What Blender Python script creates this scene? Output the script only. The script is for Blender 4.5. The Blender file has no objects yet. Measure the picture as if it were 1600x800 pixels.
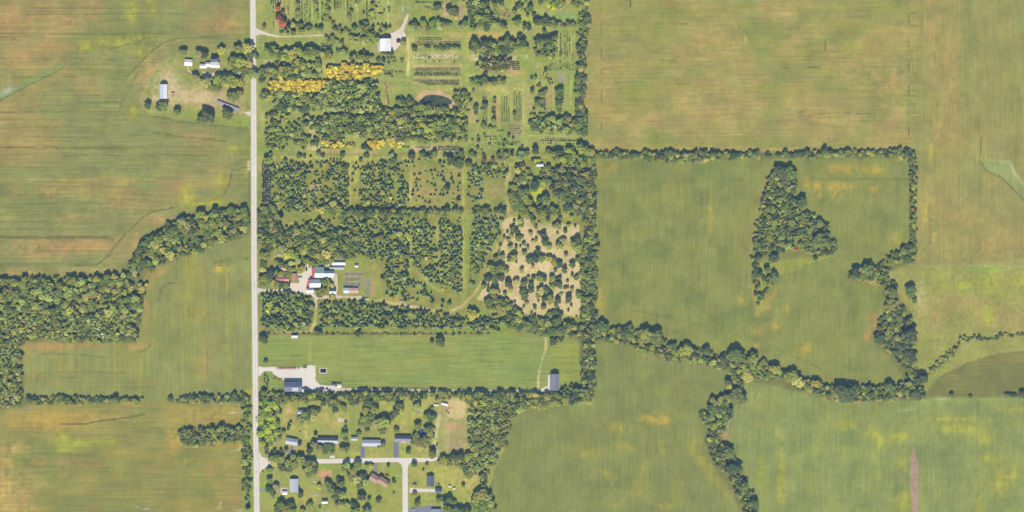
import bpy, math, random
import numpy as np
from mathutils import Vector, Matrix

random.seed(7)
RNG = np.random.default_rng(11)
R = math.radians
SC = bpy.context.scene
COL = SC.collection
M = 0.775                      # metres on the ground per photo pixel
def wx(x): return (x - 800.0) * M
def wy(y): return (400.0 - y) * M

# ------------------------------------------------------------ camera, sky, sun, exposure
H = 3000.0
NADIR_X = 150.0                # the aircraft flew west of the picture's middle
cam_d = bpy.data.cameras.new("aerial_camera")
cam = bpy.data.objects.new("aerial_camera", cam_d); COL.objects.link(cam)
cam.location = (wx(NADIR_X), 0, H)
cam_d.sensor_width = 36.0
cam_d.lens = 36.0 * H / (1600 * M)
cam_d.shift_x = (800.0 - NADIR_X) / 1600.0
cam_d.clip_start = 10.0
cam_d.clip_end = 60000.0
SC.camera = cam

SUN_AZ, SUN_EL = 190.0, 45.0
HAZE = 3.05e-5
W = bpy.data.worlds.new("World"); SC.world = W; W.use_nodes = True
nt = W.node_tree; nt.nodes.clear()
sk = nt.nodes.new("ShaderNodeTexSky"); sk.sky_type = 'NISHITA'; sk.sun_disc = False
sk.sun_elevation = R(SUN_EL); sk.sun_rotation = R(SUN_AZ); sk.dust_density = 0.3; sk.ozone_density = 3.0
bg = nt.nodes.new("ShaderNodeBackground"); bg.inputs[1].default_value = 0.07
wo = nt.nodes.new("ShaderNodeOutputWorld")
nt.links.new(sk.outputs[0], bg.inputs[0]); nt.links.new(bg.outputs[0], wo.inputs[0])
sd = bpy.data.lights.new("sun", 'SUN'); sd.energy = 4.2; sd.angle = R(0.6); sd.color = (1.0, 0.955, 0.88)
sun = bpy.data.objects.new("sun", sd); COL.objects.link(sun)
sv = Vector((math.sin(R(SUN_AZ))*math.cos(R(SUN_EL)), math.cos(R(SUN_AZ))*math.cos(R(SUN_EL)), math.sin(R(SUN_EL))))
sun.rotation_euler = sv.to_track_quat('Z', 'Y').to_euler(); sun.location = (0, 0, 400)
SC.view_settings.view_transform = 'Standard'; SC.view_settings.look = 'None'
SC.view_settings.exposure = 1.0; SC.view_settings.gamma = 1.0
SC.cycles.max_bounces = 4; SC.cycles.diffuse_bounces = 2; SC.cycles.glossy_bounces = 2; SC.cycles.transparent_max_bounces = 4

# what a flat surface of albedo 1 would send to the picture (linear), used to turn eyed colours into albedos
K = np.array([1.60, 1.61, 1.63]); AIR = np.array([0.040, 0.0605, 0.084])   # AIR: what the haze adds
def lin(c):
    c = np.asarray(c, float) / 255.0
    return np.where(c <= 0.04045, c / 12.92, ((c + 0.055) / 1.055) ** 2.4)
def alb(*c):
    return np.clip((lin(c) - AIR) / K, 0.012, 0.86)

# ------------------------------------------------------------ helpers
def setp(o, label=None, cat=None, group=None, kind=None):
    if label: o['label'] = label
    if cat: o['category'] = cat
    if group: o['group'] = group
    if kind: o['kind'] = kind
    return o
def link(name, data, parent=None, mat=None):
    o = bpy.data.objects.new(name, data); COL.objects.link(o)
    if parent: o.parent = parent
    if mat is not None and data is not None and not data.materials: data.materials.append(mat)
    return o
def mesh(name, v, f):
    me = bpy.data.meshes.new(name); me.from_pydata([tuple(p) for p in v], [], [tuple(q) for q in f]); me.update(); return me
class MB:
    def __init__(s): s.v = []; s.f = []
    def add(s, v, f):
        n = len(s.v); s.v += [tuple(p) for p in v]; s.f += [tuple(i + n for i in q) for q in f]; return s
    def box(s, x0, x1, y0, y1, z0, z1):
        return s.add([(x0,y0,z0),(x1,y0,z0),(x1,y1,z0),(x0,y1,z0),(x0,y0,z1),(x1,y0,z1),(x1,y1,z1),(x0,y1,z1)],
                     [(0,3,2,1),(4,5,6,7),(0,1,5,4),(1,2,6,5),(2,3,7,6),(3,0,4,7)])
    def bar(s, a, b, w, n=6, w2=None):
        a = Vector(a); b = Vector(b); d = (b - a); w2 = w if w2 is None else w2
        u = d.orthogonal().normalized(); t = d.normalized().cross(u)
        v = []
        for (p, rr) in ((a, w), (b, w2)):
            for k in range(n):
                an = 2*math.pi*k/n; v.append(p + u*math.cos(an)*rr + t*math.sin(an)*rr)
        f = [(k, (k+1) % n, n + (k+1) % n, n + k) for k in range(n)] + [tuple(range(n))[::-1], tuple(range(n, 2*n))]
        return s.add(v, f)
    def obj(s, name, parent=None, mat=None):
        return link(name, mesh(name, s.v, s.f), parent, mat)

# ------------------------------------------------------------ materials
def mat_new(name, rough=0.85):
    m = bpy.data.materials.new(name); m.use_nodes = True
    b = m.node_tree.nodes["Principled BSDF"]; b.inputs["Roughness"].default_value = rough
    b.inputs["Specular IOR Level"].default_value = 0.25
    return m, m.node_tree, b
def mat(name, rgb, rough=0.8, var=0.12, scale=0.6, metal=0.0, stretch=(1, 1, 1), bump=0.0):
    """plain procedural paint: eyed colour broken up by two scales of noise"""
    m, t, b = mat_new(name, rough); a = alb(*rgb); b.inputs["Metallic"].default_value = metal
    tc = t.nodes.new("ShaderNodeTexCoord"); mp = t.nodes.new("ShaderNodeMapping"); mp.inputs[3].default_value = stretch
    n = t.nodes.new("ShaderNodeTexNoise"); n.inputs["Scale"].default_value = scale; n.inputs["Detail"].default_value = 5
    cr = t.nodes.new("ShaderNodeMapRange"); cr.inputs[1].default_value = 0.3; cr.inputs[2].default_value = 0.7
    cr.inputs[3].default_value = 1 - var; cr.inputs[4].default_value = 1 + var
    vm = t.nodes.new("ShaderNodeVectorMath"); vm.operation = 'SCALE'; vm.inputs[0].default_value = tuple(a)
    t.links.new(tc.outputs["Object"], mp.inputs[0]); t.links.new(mp.outputs[0], n.inputs["Vector"])
    t.links.new(n.outputs[0], cr.inputs[0]); t.links.new(cr.outputs[0], vm.inputs["Scale"])
    t.links.new(vm.outputs[0], b.inputs["Base Color"])
    if bump:
        bp = t.nodes.new("ShaderNodeBump"); bp.inputs[0].default_value = bump; t.links.new(n.outputs[0], bp.inputs["Height"]); t.links.new(bp.outputs[0], b.inputs["Normal"])
    return m
def ribbed(name, rgb, axis='X', scale=0.9, rough=0.45):
    """metal roofing or lap siding: shallow ribs across one axis, slightly weathered"""
    m = mat(name, rgb, rough, 0.08, 0.35); t = m.node_tree; b = t.nodes["Principled BSDF"]
    tc = t.nodes.new("ShaderNodeTexCoord"); w = t.nodes.new("ShaderNodeTexWave"); w.bands_direction = axis
    w.inputs["Scale"].default_value = scale; bp = t.nodes.new("ShaderNodeBump"); bp.inputs[0].default_value = 0.35; bp.inputs[1].default_value = 0.05
    t.links.new(tc.outputs["Object"], w.inputs["Vector"]); t.links.new(w.outputs["Fac"], bp.inputs["Height"]); t.links.new(bp.outputs[0], b.inputs["Normal"])
    return m
def ground_mat(name, rows=None, fine=0.10, rowamp=0.0, period=2.3, clump=0.0):
    """ground that takes its own soil / crop colour from the mesh and gets leaf, clod and row texture here"""
    m, t, b = mat_new(name, 0.95); b.inputs["Specular IOR Level"].default_value = 0.1
    at = t.nodes.new("ShaderNodeAttribute"); at.attribute_name = "tone"
    tc = t.nodes.new("ShaderNodeTexCoord")
    def noise(sc, det, stretch=(1,1,1), lo=0.3, hi=0.7, amp=0.1, rgh=0.6):
        mp = t.nodes.new("ShaderNodeMapping"); mp.inputs[3].default_value = stretch
        n = t.nodes.new("ShaderNodeTexNoise"); n.inputs["Scale"].default_value = sc; n.inputs["Detail"].default_value = det
        n.inputs["Roughness"].default_value = rgh
        t.links.new(tc.outputs["Object"], mp.inputs[0]); t.links.new(mp.outputs[0], n.inputs["Vector"])
        c = t.nodes.new("ShaderNodeMapRange"); c.clamp = False; c.inputs[1].default_value = lo; c.inputs[2].default_value = hi
        c.inputs[3].default_value = 1 - amp; c.inputs[4].default_value = 1 + amp
        t.links.new(n.outputs[0], c.inputs[0]); return c.outputs[0]
    outs = [noise(0.75, 4, amp=fine*1.15, rgh=0.8), noise(0.035, 5, amp=fine*0.7)]
    if rows == 'h': outs.append(noise(1.0, 3, (0.02, 0.42, 1), amp=rowamp))
    if rows == 'v': outs.append(noise(1.0, 3, (0.42, 0.02, 1), amp=rowamp))
    if clump: outs.append(noise(0.22, 4, amp=clump))
    cur = outs[0]
    for o in outs[1:]:
        mm = t.nodes.new("ShaderNodeMath"); mm.operation = 'MULTIPLY'; t.links.new(cur, mm.inputs[0]); t.links.new(o, mm.inputs[1]); cur = mm.outputs[0]
    vm = t.nodes.new("ShaderNodeVectorMath"); vm.operation = 'SCALE'
    t.links.new(at.outputs["Color"], vm.inputs[0]); t.links.new(cur, vm.inputs["Scale"]); t.links.new(vm.outputs[0], b.inputs["Base Color"])
    return m
def leaf_mat(name, source):
    m, t, b = mat_new(name, 0.75); b.inputs["Specular IOR Level"].default_value = 0.2
    tc = t.nodes.new("ShaderNodeTexCoord")
    n = t.nodes.new("ShaderNodeTexNoise"); n.inputs["Detail"].default_value = 2
    c = t.nodes.new("ShaderNodeMapRange"); c.clamp = False; c.inputs[1].default_value = 0.3; c.inputs[2].default_value = 0.7; c.inputs[3].default_value = 0.72; c.inputs[4].default_value = 1.3
    vm = t.nodes.new("ShaderNodeVectorMath"); vm.operation = 'SCALE'
    if source == 'object':
        oi = t.nodes.new("ShaderNodeObjectInfo"); t.links.new(oi.outputs["Color"], vm.inputs[0]); n.inputs["Scale"].default_value = 2.6
    else:
        oi = t.nodes.new("ShaderNodeAttribute"); oi.attribute_name = "tone"; t.links.new(oi.outputs["Color"], vm.inputs[0]); n.inputs["Scale"].default_value = 0.7
    t.links.new(tc.outputs["Object"], n.inputs["Vector"]); t.links.new(n.outputs[0], c.inputs[0]); t.links.new(c.outputs[0], vm.inputs["Scale"])
    t.links.new(vm.outputs[0], b.inputs["Base Color"])
    return m
MT = dict(
    leaf=leaf_mat("foliage", 'object'), canopy=leaf_mat("canopy_foliage", 'attr'),
    bark=mat("bark", (96, 84, 70), 0.95, 0.25, 4.0),
    crop_h=ground_mat("crop_rows_east_west", 'h', 0.24, 0.15), crop_v=ground_mat("crop_rows_north_south", 'v', 0.22, 0.13),
    grass=ground_mat("grass_ground", None, 0.24, clump=0.15), soil=ground_mat("worked_ground", None, 0.26, clump=0.18),
    gravel=ground_mat("gravel_surface", None, 0.09, clump=0.04), hay=ground_mat("mown_hay", 'h', 0.15, 0.18),
    white_roof=ribbed("white_metal_roof", (246, 244, 242)), blue_roof=ribbed("pale_blue_metal_roof", (202, 212, 222)),
    teal_roof=ribbed("grey_green_metal_roof", (164, 182, 184)), grey_roof=mat("grey_shingle_roof", (150, 152, 162), 0.85, 0.14, 1.2, stretch=(1, 3, 1)),
    dark_roof=mat("dark_grey_shingle_roof", (112, 118, 136), 0.85, 0.16, 1.2, stretch=(1, 3, 1)), light_roof=mat("light_grey_shingle_roof", (190, 196, 204), 0.85, 0.1, 1.0, stretch=(1, 3, 1)),
    steel_roof=ribbed("blue_grey_steel_roof", (112, 120, 142)), barn_roof=ribbed("grey_steel_roof", (142, 145, 158)),
    red_roof=mat("red_brown_shingle_roof", (206, 150, 142), 0.8, 0.14, 1.0), pink_roof=mat("faded_red_tile", (212, 178, 164), 0.85, 0.16, 0.8),
    brown_roof=mat("brown_shingle_roof", (184, 152, 138), 0.85, 0.15, 0.9, stretch=(1, 3, 1)),
    white_wall=ribbed("white_siding", (226, 226, 222), 'Z', 1.6, 0.6), red_wall=ribbed("red_barn_siding", (170, 62, 58), 'X', 1.2, 0.7), red_sheet=ribbed("red_metal_roof", (208, 112, 104)),
    grey_wall=ribbed("grey_metal_siding", (150, 152, 156), 'X', 1.2, 0.6), tan_wall=ribbed("tan_siding", (196, 180, 156), 'Z', 1.6, 0.7),
    glass=mat("window_glass", (60, 70, 84), 0.12, 0.05), door=mat("painted_door", (120, 90, 78), 0.5), trim=mat("white_trim", (236, 236, 234), 0.5, 0.04),
    poly_film=mat("greenhouse_film", (238, 240, 244), 0.35, 0.04), old_film=mat("weathered_greenhouse_film", (178, 188, 192), 0.5, 0.12, 0.5), shade=mat("shade_cloth", (176, 174, 152), 0.9, 0.2, 0.6),
    timber=mat("weathered_timber", (206, 192, 160), 0.9, 0.15, 1.5), dark_metal=mat("dark_metal", (64, 66, 70), 0.5), red_paint=mat("red_machine_paint", (188, 60, 44), 0.45, 0.1),
    orange_paint=mat("rust_orange_paint", (196, 104, 60), 0.6, 0.2), yellow_paint=mat("yellow_paint", (222, 190, 60), 0.5), white_paint=mat("white_vehicle_paint", (240, 240, 240), 0.3, 0.03),
    black_paint=mat("dark_vehicle_paint", (50, 52, 60), 0.3, 0.05), brown_paint=mat("brown_vehicle_paint", (130, 84, 66), 0.4, 0.06), silver_paint=mat("silver_vehicle_paint", (190, 194, 200), 0.3, 0.04), blue_paint=mat("blue_vehicle_paint", (60, 84, 150), 0.3, 0.05),
    tyre=mat("rubber_tyre", (40, 40, 42), 0.9), solar=mat("solar_cell", (66, 78, 108), 0.4, 0.1, 2.0), pool_blue=mat("blue_pool_cover", (28, 98, 176), 0.35, 0.1, 0.5),
    liner=mat("black_liner_water", (40, 52, 62), 0.1, 0.05), concrete=mat("concrete_rim", (220, 214, 200), 0.8, 0.06), bale=mat("straw", (196, 178, 120), 0.95, 0.2, 2.0), teal_paint=mat("teal_tarp", (60, 132, 124), 0.6, 0.12, 0.8),
    asphalt=mat("driveway_asphalt", (130, 130, 140), 0.95, 0.06, 0.6), deck=mat("timber_deck", (170, 132, 110), 0.85, 0.1, 1.0), wire=mat("fence_wire", (110, 104, 92), 0.6),
)
def water_mat():
    m, t, b = mat_new("pond_water", 0.08); b.inputs["Specular IOR Level"].default_value = 0.5
    n = t.nodes.new("ShaderNodeTexNoise"); n.inputs["Scale"].default_value = 0.12; n.inputs["Detail"].default_value = 4
    tc = t.nodes.new("ShaderNodeTexCoord"); t.links.new(tc.outputs["Object"], n.inputs["Vector"])
    cr = t.nodes.new("ShaderNodeValToRGB"); a = alb(78, 92, 80); c = alb(98, 114, 84)
    cr.color_ramp.elements[0].position = 0.35; cr.color_ramp.elements[0].color = (*a, 1); cr.color_ramp.elements[1].position = 0.7; cr.color_ramp.elements[1].color = (*c, 1)
    t.links.new(n.outputs[0], cr.inputs[0]); t.links.new(cr.outputs[0], b.inputs["Base Color"])
    return m
MT['water'] = water_mat()

# ------------------------------------------------------------ soil and crop colours of the land, on a 1-pixel grid
MG = 130
GW, GH = 1600 + 2*MG, 800 + 2*MG
XX, YY = np.meshgrid(np.arange(GW, dtype=np.float32) - MG, np.arange(GH, dtype=np.float32) - MG)
def vnoise(sx, sy, seed, octs=3, W_=GW, H_=GH):
    g = np.random.default_rng(seed); out = np.zeros((H_, W_), np.float32); amp = 1.0; tot = 0
    for o in range(octs):
        a, b = max(sx / 2**o, 1.0), max(sy / 2**o, 1.0)
        nx, ny = int(W_ / a) + 3, int(H_ / b) + 3
        G = g.random((ny, nx), dtype=np.float32) * 2 - 1
        fx = np.arange(W_) / a; ix = fx.astype(int); tx = fx - ix; tx = (tx*tx*(3-2*tx)).astype(np.float32)
        fy = np.arange(H_) / b; iy = fy.astype(int); ty = fy - iy; ty = (ty*ty*(3-2*ty)).astype(np.float32)
        rowA = G[:, ix] * (1 - tx) + G[:, ix + 1] * tx
        out += amp * (rowA[iy] * (1 - ty)[:, None] + rowA[iy + 1] * ty[:, None]); tot += amp; amp *= 0.55
    return out / tot * 1.7
NA = vnoise(90, 60, 1); NB = vnoise(34, 26, 2); NC = vnoise(160, 10, 3, 4); ND = vnoise(10, 160, 4, 4); NE = vnoise(12, 12, 5, 3); NF = vnoise(5, 5, 6, 2)
NG = vnoise(3, 9, 21, 2); WXN = vnoise(14, 14, 7) * 1.6; WYN = vnoise(14, 14, 8) * 1.6
PAINT = np.zeros((GH, GW, 3), np.float32); PAINT[:] = lin((130, 134, 86))
CLEAR = np.zeros((GH, GW), bool)            # True where nothing may grow
def box_of(pts, pad=4):
    xs = [p[0] for p in pts]; ys = [p[1] for p in pts]
    a = max(int(min(xs) - pad) + MG, 0); b = min(int(max(xs) + pad) + MG + 1, GW); c = max(int(min(ys) - pad) + MG, 0); d = min(int(max(ys) + pad) + MG + 1, GH)
    return slice(c, d), slice(a, b)
def pip(pts, x, y):
    ins = np.zeros(x.shape, bool); n = len(pts)
    for i in range(n):
        x0, y0 = pts[i]; x1, y1 = pts[(i + 1) % n]
        if y0 == y1: continue
        c = ((y0 > y) != (y1 > y)) & (x < (x1 - x0) * (y - y0) / (y1 - y0) + x0)
        ins ^= c
    return ins
def fill(pts, rgb, a=1.0, warp=0.0, clear=False):
    s = box_of(pts, 4 + 3*warp); m = pip(pts, XX[s] + WXN[s]*warp, YY[s] + WYN[s]*warp)
    if rgb is not None:
        c = lin(rgb); P = PAINT[s]; P[m] = P[m]*(1 - a) + c*a
    if clear: CLEAR[s] |= m
def blob(cx, cy, rx, ry, rgb, a=0.6, rot=0.0, nz=0.5, inside=None, N=None):
    pts = [(cx - 2.2*max(rx, ry), cy - 2.2*max(rx, ry)), (cx + 2.2*max(rx, ry), cy + 2.2*max(rx, ry))]
    s = box_of(pts, 0)
    if s[0].start >= s[0].stop or s[1].start >= s[1].stop: return
    N = NB if N is None else N
    dx = XX[s] - cx; dy = YY[s] - cy; c, q = math.cos(R(rot)), math.sin(R(rot))
    u = (dx*c + dy*q) / rx; v = (-dx*q + dy*c) / ry
    m = np.exp(-(u*u + v*v) * 1.3) * a * np.clip(1 + nz * (N[s]*1.2 + NE[s]*0.7) + 0.5*NF[s] + 0.5*NG[s], 0, 1.7)
    m = np.clip(m, 0, 1)[..., None]
    if inside is not None: m = m * pip(inside, XX[s], YY[s])[..., None]
    PAINT[s] = PAINT[s]*(1 - m) + lin(rgb)*m
def segd(pts, s):
    x, y = XX[s], YY[s]; d = np.full(x.shape, 1e9, np.float32)
    for (x0, y0), (x1, y1) in zip(pts[:-1], pts[1:]):
        L = max((x1-x0)**2 + (y1-y0)**2, 1e-6); t = np.clip(((x-x0)*(x1-x0) + (y-y0)*(y1-y0)) / L, 0, 1)
        d = np.minimum(d, (x - x0 - t*(x1-x0))**2 + (y - y0 - t*(y1-y0))**2)
    return np.sqrt(d)
RUTS = []
def stroke(pts, w, rgb, a=0.8, soft=1.0, nz=0.3, clear=False):
    if rgb is not None and w <= 1.6 and a >= 0.5 and sum(rgb) < 345: RUTS.append((pts, w, rgb, a, nz))
    s = box_of(pts, w + 3*soft + 2); d = segd(pts, s)
    m = np.clip((w/2 + soft/2 - d) / max(soft, 0.01), 0, 1) * a * np.clip(1 + nz*NE[s]*1.5, 0, 1.6)
    m = np.clip(m, 0, 1)[..., None]
    if rgb is not None: PAINT[s] = PAINT[s]*(1 - m) + lin(rgb)*m
    if clear: CLEAR[s] |= d < (w/2 + 0.8)
def mott(pts, tone_pairs, N, rgb, a, lo=0.0, hi=0.6):
    """natural patches: where noise N is high the land drifts towards rgb"""
    s = box_of(pts, 2); m = pip(pts, XX[s], YY[s]); k = np.clip((N[s] - lo) / (hi - lo), 0, 1) * a * m
    PAINT[s] = PAINT[s]*(1 - k[..., None]) + lin(rgb)*k[..., None]
def inset_scatter(n, poly, fn):
    xs = [p[0] for p in poly]; ys = [p[1] for p in poly]
    for _ in range(n):
        x = random.uniform(min(xs), max(xs)); y = random.uniform(min(ys), max(ys))
        if pip(poly, np.array([x]), np.array([y]))[0]: fn(x, y)

TAN = (178, 155, 106); YEL = (176, 168, 80); GRN = (128, 142, 92); ORG = (192, 150, 86)
P_NW = [(-125,-125),(389,-125),(389,323),(350,325),(300,336),(262,346),(236,363),(214,386),(206,406),(190,426),(150,434),(100,434),(50,436),(-125,436)]
P_FARM = [(221,172),(220,150),(236,118),(262,93),(285,80),(340,80),(389,72),(389,200),(330,194),(282,188),(240,180)]
P_SW = [(34,534),(150,536),(214,536),(222,484),(230,444),(245,416),(290,402),(335,384),(390,368),(391,618),(260,624),(45,625),(38,620)]
P_BL = [(-125,634),(30,638),(60,632),(250,629),(374,630),(378,690),(380,925),(-125,925)]
P_NE = [(920,-125),(1431,-125),(1431,237),(1300,236),(930,238),(914,222),(911,160),(912,100),(917,50)]
P_FE = [(1431,-125),(1725,-125),(1725,416),(1431,415)]
P_ME = [(930,248),(1420,248),(1421,380),(1392,399),(1320,430),(1345,441),(1376,452),(1384,480),(1364,528),(1392,560),(1410,588),(1398,602),(1300,606),(1235,588),(1160,555),(1100,550),(1030,528),(928,507)]
P_SE = [(928,537),(960,537),(1040,564),(1100,568),(1142,584),(1130,612),(1098,640),(1100,690),(1115,725),(1150,775),(1168,820),(1175,925),(735,925),(748,820),(772,735),(795,690),(796,656),(830,637),(905,632),(930,620)]
P_SR = [(1165,592),(1240,610),(1290,624),(1440,626),(1725,620),(1725,925),(1196,925),(1180,800),(1165,745),(1140,690),(1135,665),(1150,630),(1160,610)]
P_MD = [(1431,416),(1725,415),(1725,545),(1600,549),(1560,552),(1510,567),(1465,590),(1442,618),(1432,560),(1425,490),(1398,452),(1342,441),(1390,426),(1427,408)]
P_RF = [(1447,616),(1455,600),(1466,590),(1512,566),(1565,551),(1600,548),(1725,543),(1725,619),(1447,619)]
P_HAY = [(405,523),(640,524),(860,520),(905,533),(907,600),(872,608),(700,606),(530,606),(500,604),(405,612)]
P_NUR = [(402,-125),(918,-125),(914,50),(908,100),(908,236),(402,241)]
P_PLA = [(402,241),(925,238),(932,300),(930,505),(905,528),(640,520),(404,520)]
P_LAWN = [(404,612),(905,610),(925,632),(830,637),(796,656),(795,690),(772,735),(748,820),(735,925),(406,925)]
P_VERGE = [(386,-125),(404,-125),(408,925),(380,925),(376,640),(390,620),(391,360)]

# --- base tones
fill(P_VERGE, (150,164,90)); fill(P_NW, (146,151,102)); fill(P_SW, (148,153,102)); fill(P_BL, (152,150,98)); fill(P_NE, (160,157,103)); fill(P_FE, (158,156,102))
fill(P_ME, (144,150,96)); fill(P_SE, (140,147,97)); fill(P_SR, (148,157,102)); fill(P_MD, (160,163,100)); fill(P_RF, (134,136,86)); fill(P_HAY, (150,161,102))
fill(P_NUR, (160,168,104)); fill(P_PLA, (152,154,96)); fill(P_LAWN, (163,167,103)); fill(P_FARM, (160,162,104), warp=1.0)
# --- drift of each field
mott(P_NW, 0, NA + NC*0.4, TAN, 0.75, -0.1, 0.9); mott(P_NW, 0, NC, (124,138,90), 0.45, 0.1, 0.8)
mott(P_SW, 0, NB*0.4 + ND*0.8, YEL, 0.45, 0.0, 0.9); mott(P_SW, 0, NB, (158,150,100), 0.5, 0.1, 0.8)
mott(P_BL, 0, NA*0.7 + NC*0.5, (178,158,94), 0.7, -0.1, 0.8); mott(P_BL, 0, -NA, GRN, 0.6, 0.0, 0.8)
mott(P_NE, 0, NA*0.5 + NB*0.7, (178,160,106), 0.7, 0.0, 0.7); mott(P_NE, 0, -NA*0.6 - NB*0.6, (142,150,92), 0.8, 0.0, 0.7); mott(P_NE, 0, NC, YEL, 0.25, 0.1, 0.8)
mott(P_FE, 0, ND*0.7 + NB*0.3, (176,158,104), 0.55, 0.0, 0.7); mott(P_FE, 0, -ND*0.8, (146,150,96), 0.5, 0.0, 0.7)
mott(P_ME, 0, NB*0.5 + ND*0.6, (150,150,86), 0.4, 0.2, 0.9); mott(P_ME, 0, -NB, (120,134,88), 0.5, 0.1, 0.8)
mott(P_SE, 0, NB*0.5 + ND*0.5, (144,146,84), 0.45, 0.2, 0.9); mott(P_SR, 0, NB*0.5 + ND*0.6, (160,164,86), 0.5, 0.15, 0.9); mott(P_SR, 0, -NB, (130,146,98), 0.5, 0.1, 0.8)
mott(P_MD, 0, NB*0.8 + NE*0.4, (172,166,98), 0.5, 0.0, 0.7); mott(P_MD, 0, NF*0.9 + NE*0.4, (140,146,88), 0.5, 0.1, 0.8); mott(P_MD, 0, NG*0.8 - NE*0.5, (186,172,120), 0.4, 0.1, 0.8); mott(P_MD, 0, -NB*0.8 + NE*0.3, (150,158,92), 0.5, 0.0, 0.7); mott(P_RF, 0, NC, (152,140,90), 0.6, 0.0, 0.7)
mott(P_HAY, 0, NA*0.6 + NC*0.3, (160,162,94), 0.7, -0.1, 0.6); mott(P_HAY, 0, -NB, (132,156,92), 0.4, 0.1, 0.8)
for P in (P_NUR, P_PLA, P_LAWN):
    mott(P, 0, NB*0.8 + NE*0.4, (184,176,112), 0.6, 0.1, 0.8); mott(P, 0, -NB*0.7 + NE*0.5, (132,158,86), 0.55, 0.1, 0.8)
mott(P_VERGE, 0, NE, (170,166,104), 0.5, 0.0, 0.7)
# --- north-west field
for b in [(40,25,70,22,0.8),(20,32,60,18,0.8),(110,35,60,14,0.6),(340,40,40,14,0.6),(240,105,24,22,0.8),(228,130,16,30,0.6),(60,60,40,12,0.5),(90,75,40,16,0.5),(25,90,30,14,0.5),(355,20,26,20,0.6),
          (120,382,95,16,0.95),(60,392,60,14,0.8),(185,322,26,10,0.7),(78,300,22,10,0.7),(25,302,16,9,0.7),(300,212,20,7,0.5),(120,340,34,8,0.5),(20,425,60,6,0.7),(130,424,70,6,0.8),(190,410,18,14,0.7),(212,372,12,20,0.6),(250,345,26,8,0.5)]:
    blob(b[0], b[1], b[2], b[3], (184,155,108), b[4]*.9, nz=0.6, N=NC)
for b in [(205,18,12,24),(236,8,8,22),(180,66,44,9),(130,72,16,7),(222,82,18,9),(210,174,10,12),(292,306,11,18),(348,285,10,20),(330,318,40,7),(385,260,5,20),(360,230,24,5),(225,60,30,8)]:
    blob(*b, (176,174,66), 0.6, nz=0.5)
blob(40,12,10,20,(118,140,96),0.6); blob(66,36,14,12,(124,142,92),0.5)
for y, x0, x1 in [(13,50,240),(22,40,300),(52,0,270),(57,0,60),(91,0,230),(94,60,190),(230,0,340),(233,90,200),(305,0,240),(149,60,160),(161,100,190),(175,0,190),(371,0,170)]:
    stroke([(x0, y), (x1, y + random.uniform(-1, 1))], 0.9, (100,108,76), 0.5, 1.0, 0.8)
for y, x0, x1 in [(149,80,160),(174,20,185),(79,60,220),(105,0,180),(280,0,240),(305,0,200),(254,180,300)]:
    stroke([(x0, y), (x1, y)], 1.4, (178,166,94), 0.5, 1.4, 0.8)
fill([(-20,160),(45,122),(88,102),(104,103),(80,116),(40,136),(0,158),(-20,168)], (142,158,106), 0.85, 0.4); blob(10,142,14,4,(170,176,150),0.8,-30)
stroke([(-10,162),(40,136),(78,117),(100,106)], 1.0, (92,112,72), 0.8)
stroke([(198,120),(215,104),(232,84),(255,67),(285,59),(345,58)], 1.0, (104,112,72), 0.75); stroke([(200,124),(218,106),(236,86),(258,69),(286,61)], 1.2, (190,176,112), 0.6)
stroke([(158,80),(178,76),(196,70),(212,68),(225,60),(245,56)], 1.0, (120,120,72), 0.7); stroke([(156,81),(178,78),(198,72)], 1.0, (196,186,110), 0.5)
for off in (0, 3.0):
    stroke([(168+off,400),(180+off,383),(198+off,363),(222+off,340),(240+off,330),(268+off,325)], 0.9, (98,108,74), 0.7)
stroke([(170,405),(184,383),(200,365),(224,341),(245,330)], 2.2, (186,168,96), 0.5)
for dy in (0, 3): stroke([(0,370+dy),(170,370+dy),(178,376)], 0.8, (100,108,74), 0.6)
for dy in (0, 2.6): stroke([(0,412+dy),(60,411+dy),(150,413+dy),(164,404),(172,398)], 0.8, (100,110,76), 0.6)
stroke([(300,315),(330,314),(348,305),(358,290),(362,268),(380,262),(390,262)], 1.2, (112,114,84), 0.6, nz=0.8); stroke([(208,202),(250,208),(290,214),(330,218),(352,220)], 1.0, (110,110,78), 0.6, nz=1.2)
blob(358,271,8,4,(190,176,140),0.6); stroke([(362,238),(362,252)],1,(196,186,110),0.5)
fill([(387,252),(392,252),(392,267),(387,267)], (214,200,166), 0.8)
for (y, x0, x1, a) in [(18,60,130,.6),(34,90,200,.55),(44,0,90,.55),(120,20,120,.5),(133,60,210,.5),(187,0,200,.55),(199,40,230,.5),(214,10,150,.5),(243,100,330,.55),(262,0,200,.5),(292,60,260,.55),(318,0,190,.5),(330,30,150,.55),(347,0,150,.5),(358,0,200,.55),(392,50,160,.5)]:
    stroke([(x0,y),(x1,y+random.uniform(-1,1))], 0.7, (112,118,82), a, 1.0, 1.0)
for off in (0, 2.6): stroke([(186+off,170),(205+off,130),(215+off,112),(226+off,96)], 0.7, (110,116,80), 0.55, 1, .8)
for off in (0, 2.4): stroke([(345,308+off),(354,300+off),(360+off,280),(361+off,262)], 0.7, (116,116,84), 0.55, 1, .9)
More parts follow.
